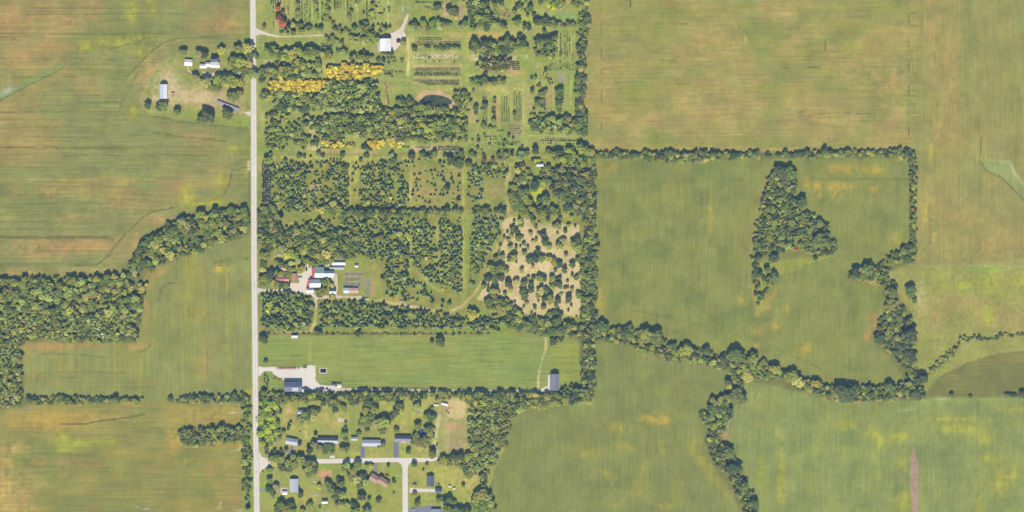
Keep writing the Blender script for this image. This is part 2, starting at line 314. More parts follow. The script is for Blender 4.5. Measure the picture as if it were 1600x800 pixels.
# --- farmstead ground
fill([(236,118),(262,93),(276,86),(270,100),(262,118),(246,140),(236,150),(230,140)], (140,164,88), 0.7, 0.6); fill([(300,84),(330,82),(338,88),(320,92),(300,92)], (140,164,90), 0.6, 1)
blob(262,120,13,34,(204,184,140),0.75,0); blob(300,150,64,15,(200,180,138),0.95,nz=.25); blob(255,142,24,27,(202,188,146),0.9,nz=.25); blob(350,160,42,16,(200,182,138),0.9,15,nz=.25)
blob(300,180,60,9,(140,164,88),0.7,5); blob(372,190,26,8,(146,170,84),0.8); blob(300,120,18,8,(140,164,90),0.6)
fill([(222,172),(240,180),(282,188),(330,194),(389,200),(389,202),(330,197),(282,191),(240,183)], (112,128,70), 0.7)
# --- south-west fields
for x in (284, 319, 355): stroke([(x,425 if x>290 else 440),(x,600)], 2.0, (178,168,84), 0.5, 1.6, 0.8)
blob(345,420,14,7,(196,176,86),0.8); blob(250,520,50,70,(132,146,92),0.3); blob(70,540,40,7,(186,158,106),0.9); blob(130,540,36,6,(180,156,104),0.8); blob(228,470,6,50,(180,156,106),0.7); blob(240,425,18,8,(184,158,108),0.7); blob(215,542,20,6,(180,156,106),0.7)
blob(285,400,14,4,(184,162,100),0.7); blob(320,560,14,30,(172,152,104),0.5); blob(388,612,8,5,(196,180,80),0.8)
for off in (0, 3): stroke([(247+off,470),(251+off,452),(262+off,442),(270+off,443)], 0.8, (104,112,76), 0.7); stroke([(215,548+off),(225,546+off),(236,536+off)], 0.8, (108,112,80), 0.6)
stroke([(320,430),(322,422),(332,417),(350,414)], 1.0, (120,116,70), 0.6); stroke([(54,566),(57,556),(66,553),(110,553),(170,559)], 0.9, (104,112,78), 0.6); stroke([(56,600),(60,584),(74,581),(200,582)], 0.9, (108,116,80), 0.55); stroke([(52,598),(54,558),(64,551)], 2, (184,164,104), 0.5)
for y in (563, 571, 590, 597, 604): stroke([(70,y),(240,y+1)], 0.8, (116,122,84), 0.4, nz=1)
for off in (0,3): stroke([(335,410+off),(358,404+off),(388,402+off)], 0.8, (110,118,78), 0.6, nz=1)
# --- bottom-left field
for b in [(120,692,34,6),(98,684,10,8),(165,690,18,5),(100,702,22,5)]: blob(*b, (172,180,60), 0.65, nz=0.6)
for b in [(112,722,22,8),(100,740,12,6),(62,722,14,8),(150,725,14,5),(228,735,26,6),(330,735,12,12),(365,775,10,14)]: blob(*b, (184,150,102), 0.55)
for b in [(5,760,22,50),(10,790,14,40),(40,780,16,30),(20,700,30,10)]: blob(*b, (194,168,110), 0.6)
for b in [(190,740,70,30),(170,785,90,16),(290,720,40,40),(320,770,30,26)]: blob(*b, (124,140,90), 0.5)
for b in [(110,650,80,12),(90,665,70,10),(320,648,55,12),(330,662,40,5),(270,690,14,26)]: blob(*b, (190,164,96), 0.6)
stroke([(95,662),(112,663),(135,662),(155,658),(200,652),(226,648)], 1.4, (92,104,66), 0.85); stroke([(120,660),(150,655),(200,649)], 1.6, (190,170,120), 0.5)
for k, r_ in enumerate((26, 34, 42, 50)): stroke([(-10+r_*math.cos(t)*1.0, 800-60+60-r_*1.8*math.sin(t)) for t in np.linspace(0, 1.5, 8)], 1.4, (210,182,110) if k % 2 else (150,146,90), 0.4, 1.5, 0.8)
fill([(250,657),(272,657),(272,661),(250,661)], (140,150,110), 0.6, 0.6); blob(42,640,12,2.5,(150,150,140),0.8); stroke([(355,646),(375,644)],1.4,(208,200,170),0.8); stroke([(374,630),(376,646)],1.6,(206,200,168),0.8)
stroke([(358,706),(374,702)],1.4,(190,184,160),0.8); stroke([(374,692),(375,702)],1.2,(206,200,168),0.7); stroke([(212,793),(232,795)],2,(196,192,164),0.8); stroke([(343,794),(345,785)],2.2,(206,196,168),0.8); stroke([(362,799),(378,798)],1.6,(206,196,168),0.8)
stroke([(278,685),(286,695),(300,699),(316,697),(330,693)], 1.2, (196,184,120), 0.7)
# --- north-east field
for b in [(1080,90,50,26),(1220,10,36,20),(1240,70,24,30),(1100,160,60,30),(1340,100,50,40),(1300,180,60,24),(1010,190,50,20),(950,120,16,50),(1140,60,24,12),(1390,140,30,60),(1180,210,60,16)]: blob(*b, (182,160,108), 0.5)
for b in [(1030,40,30,50,30),(1215,150,16,90,8),(1180,70,12,50,-30),(1330,50,60,12,-20),(1000,130,50,12,-30),(1230,120,60,12,-25),(1050,20,60,14,10),(1200,225,60,16,0),(1290,130,30,14,-30)]: blob(b[0],b[1],b[2],b[3],(140,150,92),0.55,b[4])
stroke([(1142,32),(1158,46),(1166,58),(1164,68)], 1.5, (198,190,110), 0.8); stroke([(1152,40),(1162,50),(1168,52)], 0.9, (120,126,76), 0.7)
for x0,x1,y in [(1060,1076,37),(1122,1146,179),(1272,1298,178),(1220,1250,106),(1262,1280,105),(1318,1330,176),(1248,1256,175),(1340,1360,178)]: stroke([(x0,y),(x1,y)], 0.9, (110,118,76), 0.8)
def loopmark(x, y, w, h, a=0.52):
    stroke([(x+w,y-h),(x+2,y-h),(x,y-h+3),(x,y+h-3),(x+2,y+h),(x+w,y+h)], 0.8, (120,122,78), a, 1.0, 1.0); stroke([(x+w,y-h+2),(x+3,y-h+2),(x+2,y+h-2),(x+w,y+h-2)], 0.8, (196,178,110), a*0.8, 1.0, 1.0)
for y in (8, 46, 82, 118, 150, 196): loopmark(940, y, 14, 11)
for y in (30, 66, 104, 140, 172, 205): loopmark(1420, y, 12, 10)
loopmark(1290, 72, 7, 9, 0.7); stroke([(1425,-100),(1425,236)], 2.2, (156,160,92), 0.5, 1.5, 0.6); stroke([(961,80),(961,215)], 1.4, (190,176,100), 0.5)
stroke([(1413,0),(1413,220)],1,(186,176,100),0.4); stroke([(981,0),(981,11)],0.9,(96,102,66),0.8); stroke([(985,0),(985,11)],0.9,(96,102,66),0.8); stroke([(940,-5),(980,0)],1,(110,112,70),0.6)
fill([(911,60),(916,60),(914,226),(909,215)], (196,168,112), 0.6, 0.8); fill([(940,228),(1425,232),(1425,236),(935,237)], (190,166,108), 0.5, 0.5)
# --- far east field
for x in (1455, 1470, 1492, 1515, 1540, 1575): stroke([(x,-120),(x,410)], 6, (176,156,98) if x != 1515 else (146,152,98), 0.25, 6, 0.6)
fill([(1498,-125),(1725,-125),(1725,200),(1498,200)], (146,152,98), 0.35, 0.4)
for b in [(1455,60,14,80),(1480,120,18,70),(1450,330,18,50),(1500,350,30,40),(1560,380,60,20),(1470,215,24,30)]: blob(*b, (184,160,106), 0.5)
for b in [(1447,330,6,26),(1462,370,6,10),(1455,240,5,20)]: blob(*b, (190,178,92), 0.6)
fill([(1535,212),(1537,252),(1580,252),(1590,275),(1604,292),(1604,318),(1580,292),(1562,276),(1540,266),(1530,252)], (156,166,110), 0.85, 0.4); fill([(1541,222),(1575,228),(1576,248),(1542,248)], (158,156,106), 0.8, 0.6)
stroke([(1534,212),(1531,250),(1540,266),(1562,276),(1584,296),(1606,318)], 1.2, (112,110,80), 0.85); stroke([(1578,252),(1586,272),(1604,292),(1640,330)], 2.2, (200,192,148), 0.85); stroke([(1538,214),(1540,250),(1578,252)], 1.8, (186,188,128), 0.7)
for k in range(14):
    x = 1440 + k*12 + random.uniform(-4, 4); loopmark(x, 398 + random.uniform(-4, 4), 7, 7, 0.5)
stroke([(1453,318),(1453,380)],0.9,(116,112,74),0.6); stroke([(1456,318),(1456,380)],0.9,(116,112,74),0.6); stroke([(1431,414),(1600,416)],1.2,(190,184,150),0.5)
stroke([(1500,193),(1530,195)],1.2,(170,170,130),0.7); stroke([(1540,288),(1600,345)],1.2,(140,146,96),0.5)
# --- middle-east field
for b in [(955,262,20,7),(937,275,5,10)]: blob(*b, (186,158,96), 0.6)
for b in [(1322,264,30,8),(1306,262,12,6),(1370,265,10,6),(1277,295,7,18),(1258,285,8,10),(1305,297,10,14),(1366,296,6,6),(1315,290,20,6)]: blob(*b, (188,166,88), 0.7)
for b in [(938,470,7,26),(1160,470,8,14),(1110,320,4,20),(1110,350,4,16),(1148,542,9,6),(1185,518,11,7),(1178,540,12,6),(1256,545,14,12),(1400,374,9,9),(1230,480,5,12),(1210,510,12,5)]: blob(*b, (182,166,88), 0.6)
for b in [(1364,502,9,16),(1355,525,8,8),(1202,470,5,24,20)]: blob(b[0],b[1],b[2],b[3], (190,154,102), 0.65, b[4] if len(b) > 4 else 0)
stroke([(1196,278),(1190,310),(1178,360),(1172,400),(1175,440),(1180,490)], 3.0, (174,146,112), 0.75, 3.0); stroke([(1180,300),(1168,360),(1160,390)], 9, (156,146,92), 0.35, 8)
stroke([(1215,428),(1200,452),(1190,470),(1183,492),(1196,478),(1212,455)], 5, (190,166,96), 0.5, 6)
stroke([(930,281),(1180,281)], 1.4, (116,132,84), 0.5); stroke([(1245,279),(1420,280)], 1.2, (114,130,84), 0.5); stroke([(950,485),(1010,488),(1100,510),(1180,530),(1290,580)], 1.2, (116,130,86), 0.5, nz=0.8)
for x0,y0,x1,y1 in [(1215,262,1240,262),(1385,262,1400,263),(1265,320,1280,325),(1340,340,1370,350),(1330,465,1355,472)]: stroke([(x0,y0),(x1,y1)], 0.9, (168,172,110), 0.5)
fill([(1174,408),(1200,412),(1235,405),(1270,404),(1306,398),(1306,403),(1290,407),(1262,415),(1238,425),(1215,430),(1196,470),(1181,490),(1176,450)], (158,164,92), 0.9, 0.4); fill([(1185,330),(1245,320),(1305,385),(1300,400),(1180,405)], (136,138,92), 0.8, 0.6)
stroke([(1310,400),(1285,407),(1258,416)], 1.2, (110,116,70), 0.6)
# --- south-east fields
for b in [(1008,654,8,6),(1020,656,16,8),(1040,656,8,10)]: blob(*b, (190,168,84), 0.7)
for b in [(1085,700,10,18,-20),(1100,725,8,26,-30),(1120,750,6,20,-30),(1135,775,6,14,-30),(1005,735,9,14,0),(965,785,16,10,0),(1000,762,12,14,0),(970,670,30,9,10),(945,740,14,8,0),(1060,760,10,16,0),(1035,700,7,12,0),(920,710,18,9,0),(975,698,18,7,0),(1040,790,20,8,0)]:
    blob(b[0],b[1],b[2],b[3], (172,164,82), 0.5, b[4])
stroke([(952,735),(960,765),(985,770),(1012,776)], 1.4, (176,160,96), 0.6); stroke([(1000,757),(1020,748)],1.2,(170,160,96),0.5)
for b in [(1365,677,14,8),(1403,682,14,9),(1375,690,6,12)]: blob(*b, (174,176,88), 0.65)
for b in [(1223,700,5,26),(1220,745,6,26),(1222,780,8,20),(1320,665,14,8),(1500,668,34,10),(1535,690,16,10),(1575,740,20,16),(1560,760,14,22),(1550,715,20,8),(1530,780,9,26),(1190,730,7,16),(1330,755,9,9),(1410,720,9,20),(1412,780,8,22),(1480,670,8,10),(1490,655,60,4),(1590,640,30,5)]: blob(*b, (178,176,82), 0.55)
stroke([(1412,640),(1430,640),(1396,644)],0.9,(180,184,140),0.6); stroke([(1184,612),(1180,620)],0.9,(104,110,76),0.7); stroke([(1160,645),(1170,600)],3,(150,156,100),0.5)
# --- meadow
for b in [(1490,480,60,18,0),(1520,500,50,14,0),(1575,500,30,26,0),(1470,490,30,14,0),(1430,520,8,20,0)]: blob(b[0],b[1],b[2],b[3], (176,156,108), 0.55, nz=0.8)
for b in [(1545,440,14,12),(1552,456,18,8),(1600,440,20,7),(1552,420,16,6),(1500,445,30,6),(1545,495,10,20)]: blob(*b, (180,186,84), 0.55, nz=0.8)
blob(1437,460,8,24,(200,190,140),0.6); blob(1437,485,6,10,(206,186,150),0.6); blob(1540,420,30,5,(136,166,92),0.7); blob(1465,560,22,12,(166,164,96),0.5); blob(1460,512,8,5,(176,160,120),0.7)
fill([(1430,622),(1725,616),(1725,622),(1430,629)], (152,168,104), 0.9, 0.4); stroke([(1440,626),(1500,622),(1600,619),(1725,618)], 1.2, (190,190,150), 0.7); fill([(1440,622),(1448,600),(1462,590),(1470,582),(1455,590),(1445,606)], (132,166,100), 0.8, 0.5)
# --- bank of creek, headland tracks
stroke([(960,536),(1000,550),(1040,565),(1090,567),(1140,582),(1143,590),(1132,612),(1112,628)], 1.6, (168,150,120), 0.8); stroke([(1101,660),(1103,690),(1115,725),(1132,748),(1150,780),(1162,805)], 1.8, (132,118,92), 0.85)
stroke([(1140,655),(1136,668)],2,(206,190,160),0.8); blob(1132,682,6,9,(190,156,120),0.9); blob(1152,730,5,10,(196,160,124),0.7); blob(1160,752,5,6,(190,156,116),0.6)
stroke([(1250,608),(1290,624)], 1.6, (190,160,120), 0.6); stroke([(1326,440),(1350,440),(1368,447),(1378,452)], 1.6, (156,124,84), 0.8)
# --- hay field and yards
for k in range(40):
    y = 530 + k*1.9; stroke([(560,y),(860,y+random.uniform(-1,1))], 0.7, (136,150,88) if k % 2 else (172,168,100), 0.30, 0.8, 0.8)
for k in range(9): stroke([(530+k*4,545),(528+k*4,590)], 0.8, (166,166,100), 0.4, 0.8, 0.7)
stroke([(848,606),(842,590),(846,560),(852,530),(856,520)], 0.1, None, 0)
stroke([(841,606),(841,590),(846,565),(853,545),(853,524),(840,521)], 2.8, (204,198,136), 0.85); fill([(858,522),(903,532),(905,600),(874,608),(858,580)], (154,162,92), 0.8, 0.5)
stroke([(484,530),(484,566)], 4, (186,178,110), 0.4, 4); blob(687,538,9,4,(170,150,112),0.6); blob(440,545,30,14,(130,160,88),0.4); stroke([(405,524),(640,525),(760,524)], 2, (172,152,108), 0.7, 1.5, 0.8)
blob(680,560,6,24,(128,154,92),0.5,-10); blob(640,590,60,8,(126,156,92),0.35); blob(820,575,34,22,(134,156,96),0.6)
# --- nursery ground
for (x0,x1,y0,y1,c) in [(430,448,8,46,(196,178,122)),(430,440,0,8,(190,160,140)),(690,734,2,30,(186,172,122)),(693,702,10,24,(206,160,140)),(715,722,10,44,(186,160,140)),(783,797,16,30,(192,156,132)),(646,722,63,72,(206,186,130)),(645,715,86,91,(222,206,166)),(646,722,100,112,(204,184,130)),(646,722,120,133,(196,180,128)),
                          (731,808,88,95,(216,196,158)),(800,812,96,112,(196,170,138)),(602,608,129,164,(196,150,132)),(735,743,170,192,(206,170,132)),(772,781,153,190,(206,160,116)),(794,816,195,214,(176,160,134)),(820,832,160,170,(196,168,134)),(851,860,140,170,(190,160,124)),(872,886,115,128,(170,160,146)),(700,760,50,58,(206,176,124)),
                          (752,790,50,60,(208,166,110)),(500,520,68,74,(196,168,136)),(846,858,72,92,(196,168,140)),(410,424,93,104,(214,190,150)),(431,440,95,104,(220,196,160)),(480,500,205,236,(206,186,140)),(500,590,232,240,(190,170,122)),(552,580,209,215,(206,182,140)),(640,720,228,238,(196,176,140)),(500,570,244,250,(200,184,124)),(845,870,216,224,(186,170,130)),(855,905,100,112,(150,164,96)),(790,820,112,118,(204,160,110))]:
    fill([(x0,y0),(x1,y0),(x1,y1),(x0,y1)], c, 0.62, 0.9)
for (x,y,rx,ry,c) in [(423,10,3,50,(130,164,98)),(500,20,14,22,(136,168,86)),(520,110,8,18,(186,182,108)),(455,62,30,4,(150,160,96)),(620,60,40,8,(180,178,110)),(730,60,4,80,(180,182,104)),(830,30,30,10,(176,186,96)),(885,25,18,6,(132,168,112)),(820,150,8,40,(176,166,112)),(895,150,5,60,(148,168,90)),(760,190,18,20,(156,166,96)),(700,190,4,30,(176,176,100)),(600,140,60,8,(172,172,104)),(660,140,40,6,(190,184,120)),(780,140,60,6,(196,190,118)),(460,245,40,3,(200,190,120)),(560,247,160,3,(190,184,116)),(850,110,6,10,(196,186,92)),(640,70,5,60,(190,184,114)),(668,22,10,5,(200,180,80))]: blob(x,y,rx,ry,c,0.7,nz=0.4)
stroke([(637,60),(638,90),(637,118)], 2.4, (222,208,150), 0.75, 1.4, clear=True); stroke([(637,75),(637,118)],0.8,(170,168,100),0.6)
stroke([(585,122),(640,126),(660,136),(700,140),(760,140),(820,130)], 5, (184,178,112), 0.5, 4, clear=True); stroke([(728,55),(730,100),(728,140)], 7, (168,176,104), 0.5, 5, clear=True); stroke([(818,125),(818,180),(822,240)], 7, (172,178,104), 0.5, 5, clear=True); stroke([(650,52),(820,52),(900,58)], 5, (180,176,108), 0.5, 4, clear=True)
stroke([(497,92),(505,104),(512,122)], 4, (196,184,112), 0.7, 3, clear=True); stroke([(475,190),(520,178),(590,176),(660,180)], 4, (180,186,100), 0.5, 3)
fill([(652,150),(658,142),(690,142),(704,150),(716,162),(712,170),(700,168),(660,170),(654,165)], (206,176,134), 0.95, 0.5, clear=True)
stroke([(405,244),(640,246),(860,246)], 4, (176,180,100), 0.6, 3, clear=True)
for (x0,y0,x1,y1) in [(404,70,498,68),(404,94,500,93.5),(500,96,590,97),(640,56,722,57),(646,82,722,82),(646,96,722,97),(646,104,722,105),(646,113.5,722,113.5),(646,120,722,121),(730,86,820,87),(730,118,800,118),(730,137,800,139),(826,180,905,180),(826,212,905,213),(745,150,745,232),(764,150,764,232),(779,150,779,195),(799,142,799,192),(817,140,817,234),(840,100,840,176),(864,100,864,176),(892,52,892,176),(872,50,872,100),(456,0,456,36),(470,0,470,36),(488,0,488,44),(500,0,500,44),(520,0,520,30),(540,0,540,30),(558,0,558,34),(590,0,590,34),(606,0,606,36),(425,8,425,44)]:
    stroke([(x0,y0),(x1,y1)], 1.8, (192,186,128), 0.6, 1.6, 0.5)
# --- plantation ground
stroke([(546,252),(547,326)], 3.0, (196,186,110), 0.85, 2, clear=True); stroke([(557,330),(558,355),(562,362)], 4, (210,190,140), 0.7, 2); stroke([(642,268),(641,314)], 2.6, (226,198,140), 0.9, 1.2, clear=True)
stroke([(727,250),(727,330),(728,400),(727,455),(724,472)], 6, (158,168,94), 0.75, 4, clear=True); stroke([(723,256),(724,340),(725,450)], 2.0, (206,190,116), 0.7, 1.5)
stroke([(733,350),(734,450)], 3, (120,168,84), 0.6, 2)
stroke([(796,256),(797,270),(789,285),(788,305),(792,322),(796,338),(788,362),(772,398),(762,425),(750,446),(738,462),(722,478),(700,488),(680,486)], 4.2, (200,184,132), 0.65, 3, clear=True)
stroke([(680,486),(660,482),(630,476),(600,472),(572,466),(545,462),(530,463)], 3.5, (216,198,150), 0.8, 2, clear=True); stroke([(645,418),(668,440),(690,458),(705,464)], 3, (196,182,128), 0.5, 3, clear=True); stroke([(684,370),(686,400),(688,440)], 3, (196,180,116), 0.7, 2)
stroke([(493,464),(494,480),(492,505),(485,517),(470,520),(408,521)], 3.2, (212,190,146), 0.75, 1.8, clear=True); stroke([(404,326),(600,332),(780,328)], 2.5, (184,176,110), 0.4, 3)
fill([(755,283),(790,281),(788,300),(792,322),(770,328),(753,318)], (154,156,98), 0.9, 0.5, clear=True); blob(772,300,8,16,(172,152,112),0.5); blob(776,314,10,8,(136,160,94),0.5)
fill([(640,262),(722,262),(722,326),(640,326)], (166,162,106), 0.6, 0.8); blob(655,290,12,20,(204,168,124),0.7); blob(672,310,12,18,(200,160,116),0.6); blob(490,292,9,6,(216,176,140),0.8); blob(535,315,12,18,(190,186,100),0.7); blob(555,290,6,40,(184,182,100),0.7); blob(535,328,10,4,(216,190,140),0.8); blob(460,350,20,5,(206,190,116),0.7); blob(500,356,24,5,(196,186,108),0.6); blob(430,325,10,5,(206,176,124),0.6)
fill([(782,345),(800,338),(815,340),(850,348),(906,352),(908,420),(906,495),(870,492),(830,498),(795,482),(770,472),(745,470),(760,440),(775,405),(790,370)], (216,196,150), 0.95, 0.8); blob(880,380,20,9,(158,166,98),0.7); blob(858,350,34,8,(160,166,98),0.7); blob(850,490,50,7,(178,176,108),0.6); blob(760,470,16,8,(200,182,124),0.6); blob(745,495,16,7,(140,170,94),0.7)
mott([(782,345),(906,352),(906,495),(760,480)],0,NE,(196,180,120),0.4,0,0.6)
fill([(826,302),(848,292),(852,298),(845,314),(830,318)], (190,196,90), 0.9, 0.6); blob(855,290,6,14,(170,130,104),0.6); blob(855,262,30,8,(156,166,92),0.4); blob(836,258,8,14,(150,172,98),0.5); blob(900,260,30,20,(156,158,90),0.5)
fill([(556,400),(595,418),(600,470),(530,470),(532,400)], (158,164,98), 0.8, 0.8); blob(590,420,10,7,(196,166,110),0.6); blob(430,395,12,10,(186,172,100),0.5); blob(620,470,50,8,(190,176,110),0.5)
# --- lawns of the subdivision
for (x,y,rx,ry,c) in [(515,655,24,14,(190,176,110)),(458,665,12,14,(184,172,106)),(452,640,8,10,(206,180,120)),(552,650,6,24,(126,156,88)),(478,670,3,30,(204,196,120)),(610,665,26,12,(190,178,100)),(650,650,14,10,(176,178,96)),(575,712,26,5,(190,178,98)),(640,710,24,9,(168,178,94)),(540,705,8,10,(134,158,84)),(700,640,16,14,(206,182,134)),(690,680,14,30,(158,170,96)),(720,665,10,16,(206,176,140)),
                      (720,700,16,8,(186,160,124)),(700,745,50,26,(186,180,104)),(690,775,60,10,(164,174,94)),(590,770,30,26,(160,170,92)),(540,750,20,30,(160,168,92)),(505,745,10,12,(206,160,120)),(507,733,10,2.5,(150,180,80)),(410,760,5,26,(140,170,90)),(470,775,20,12,(176,166,100)),(735,750,20,24,(190,180,110)),(615,735,12,12,(146,170,92)),(475,700,14,9,(190,176,104)),(440,705,30,5,(190,174,110)),(748,740,8,10,(170,160,120))]: blob(x,y,rx,ry,c,0.75,nz=0.4)
fill([(497,736),(518,736),(518,746),(497,746)], (206,166,130), 0.8, 0.3); fill([(688,650),(731,648),(732,708),(716,712),(690,708)], (174,168,114), 0.75, 1.2); blob(712,700,14,8,(190,166,132),0.7); blob(700,688,6,16,(196,182,142),0.6); blob(716,684,9,9,(184,160,124),0.5); fill([(684,660),(700,660),(718,662),(720,671),(704,671),(698,668)], (200,160,128), 0.7, 1.2); fill([(700,620),(728,628),(728,648),(714,656),(700,652),(698,636)], (212,190,142), 0.85, 1)
stroke([(686,650),(682,668),(680,690),(682,710)], 7, (212,198,158), 0.75, 3, clear=True)


PAINT *= np.clip(1 + 0.05*NF[..., None] + 0.035*NE[..., None], 0.7, 1.3)
PALB = np.clip((PAINT - AIR.astype(np.float32)) / K.astype(np.float32), 0.015, 0.8).astype(np.float32)
def sample(x, y):
    ix = np.clip(np.asarray(x) + MG, 0, GW - 1.001); iy = np.clip(np.asarray(y) + MG, 0, GH - 1.001)
    i0 = ix.astype(int); j0 = iy.astype(int); fx = (ix - i0)[..., None]; fy = (iy - j0)[..., None]
    i1 = np.minimum(i0+1, GW-1); j1 = np.minimum(j0+1, GH-1)
    return (PALB[j0, i0]*(1-fx) + PALB[j0, i1]*fx)*(1-fy) + (PALB[j1, i0]*(1-fx) + PALB[j1, i1]*fx)*fy
def tone_attr(me, cols):
    a = me.color_attributes.new("tone", 'FLOAT_COLOR', 'POINT'); buf = np.ones((len(me.vertices), 4), np.float32); buf[:, :3] = cols; a.data.foreach_set("color", buf.ravel())
def clip_half(p, ax, v, keep_ge):
    out = []; n = len(p)
    for i in range(n):
        a, b = p[i], p[(i + 1) % n]; ia = (a[ax] >= v) == keep_ge or a[ax] == v; ib = (b[ax] >= v) == keep_ge or b[ax] == v
        if ia: out.append(a)
        if ia != ib:
            t = (v - a[ax]) / (b[ax] - a[ax]); q = [a[0] + t*(b[0]-a[0]), a[1] + t*(b[1]-a[1])]; q[ax] = v; out.append(tuple(q))
    return out
def sheet(name, poly, z, m, step=2.0, label=None, cat=None, colour=None, kind='structure'):
    """a patch of land cut to its outline, as a fine grid so that soil and crop colour vary over it"""
    xs = [p[0] for p in poly]; ys = [p[1] for p in poly]
    x0, x1 = math.floor(min(xs)/step)*step, math.ceil(max(xs)/step)*step; y0, y1 = math.floor(min(ys)/step)*step, math.ceil(max(ys)/step)*step
    nx, ny = int(round((x1-x0)/step)), int(round((y1-y0)/step))
    edge = np.zeros((ny, nx), bool); n = len(poly)
    for i in range(n):
        a, b = poly[i], poly[(i+1) % n]; L = math.hypot(b[0]-a[0], b[1]-a[1]); k = max(int(L/(step*0.2)), 2)
        t = np.linspace(0, 1, k); ex = a[0] + (b[0]-a[0])*t; ey = a[1] + (b[1]-a[1])*t
        for e in (-1e-3, 1e-3):
            for g in (-1e-3, 1e-3):
                edge[np.clip(((ey+g-y0)/step).astype(int), 0, ny-1), np.clip(((ex+e-x0)/step).astype(int), 0, nx-1)] = True
    cx, cy = np.meshgrid(x0 + step*(np.arange(nx)+0.5), y0 + step*(np.arange(ny)+0.5))
    full = pip(poly, cx, cy) & ~edge
    used = np.zeros((ny+1, nx+1), bool); J, I = np.nonzero(full)
    for dj in (0, 1):
        for di in (0, 1): used[J+dj, I+di] = True
    idx = -np.ones((ny+1, nx+1), int); uj, ui = np.nonzero(used); idx[uj, ui] = np.arange(len(uj))
    vx = list(x0 + step*ui); vy = list(y0 + step*uj)
    faces = np.stack([idx[J+1, I], idx[J+1, I+1], idx[J, I+1], idx[J, I]], 1).tolist()
    extra = []; cols = {}
    for j, i in zip(*np.nonzero(edge)):
        if i not in cols:
            cols[i] = clip_half(clip_half(poly, 0, x0+step*i, True), 0, x0+step*(i+1), False)
        q = cols[i]
        if len(q) < 3: continue
        q = clip_half(clip_half(q, 1, y0+step*j, True), 1, y0+step*(j+1), False)
        if len(q) < 3: continue
        ar = sum(q[k][0]*q[(k+1) % len(q)][1] - q[(k+1) % len(q)][0]*q[k][1] for k in range(len(q)))
        if abs(ar) < 1e-4: continue
        if ar > 0: q = q[::-1]
        b0 = len(vx); vx += [p[0] for p in q]; vy += [p[1] for p in q]; faces.append(list(range(b0, b0+len(q))))
    vx = np.array(vx); vy = np.array(vy)
    if colour is None: c = sample(vx, vy)
    else:
        s = sample(vx, vy)*0 + alb(*colour); c = s * (1 + 0.05*(RNG.random((len(vx), 1)) - 0.5))
    me = mesh(name, np.stack([(vx-800)*M, (400-vy)*M, np.full(len(vx), z)], 1).tolist(), faces)
    tone_attr(me, c); o = link(name, me, None, m); o['kind'] = kind
    if label: o['label'] = label
    if cat: o['category'] = cat
    return o
# ------------------------------------------------------------ the land itself
def base_ground():
    st = 6.0; xs = np.arange(-126, 1723.1, st); ys = np.arange(-126, 925.1, st); nx, ny = len(xs), len(ys)
    gx, gy = np.meshgrid(xs, ys); v = np.stack([(gx-800)*M, (400-gy)*M, np.zeros_like(gx)], 2).reshape(-1, 3)
    I, J = np.meshgrid(np.arange(nx-1), np.arange(ny-1)); I = I.ravel(); J = J.ravel(); a = J*nx + I
    f = np.stack([a+nx, a+nx+1, a+1, a], 1).tolist(); c = sample(gx.ravel(), gy.ravel())
    L = 6500.0; n = len(v); X0, X1, Y0, Y1 = wx(xs[0]), wx(xs[-1]), wy(ys[-1]), wy(ys[0])
    ring = [(-L,-L,0),(L,-L,0),(L,L,0),(-L,L,0),(X0,Y0,0),(X1,Y0,0),(X1,Y1,0),(X0,Y1,0)]
    v = v.tolist() + ring; f += [[n,n+1,n+5,n+4],[n+1,n+2,n+6,n+5],[n+2,n+3,n+7,n+6],[n+3,n,n+4,n+7]]
    c = np.vstack([c, np.tile(alb(140,146,94), (8, 1))])
    me = mesh("ground", v, f); tone_attr(me, c); o = link("ground", me, None, MT['grass']); o['kind'] = 'structure'
base_ground()
sheet("grass_verge", P_VERGE, 0.03, MT['grass'])
sheet("crop_field", P_NW, 0.05, MT['crop_h'], 2.5); sheet("crop_field", P_SW, 0.05, MT['crop_v'], 2.5); sheet("crop_field", P_BL, 0.05, MT['crop_h'], 2.5)
sheet("crop_field", P_NE, 0.05, MT['crop_h'], 2.5); sheet("crop_field", P_FE, 0.055, MT['crop_v'], 2.5); sheet("crop_field", P_ME, 0.05, MT['crop_v'], 2.5)
sheet("crop_field", P_SE, 0.05, MT['crop_v'], 2.5); sheet("crop_field", P_SR, 0.055, MT['crop_v'], 2.5); sheet("crop_field", P_RF, 0.06, MT['crop_h'], 2.5)
sheet("meadow", P_MD, 0.045, MT['soil']); sheet("nursery_ground", P_NUR, 0.035, MT['grass']); sheet("plantation_ground", P_PLA, 0.04, MT['grass'])
sheet("hay_field", P_HAY, 0.06, MT['hay']); sheet("lawn", P_LAWN, 0.045, MT['grass']); sheet("farmyard_ground", P_FARM, 0.08, MT['grass'])

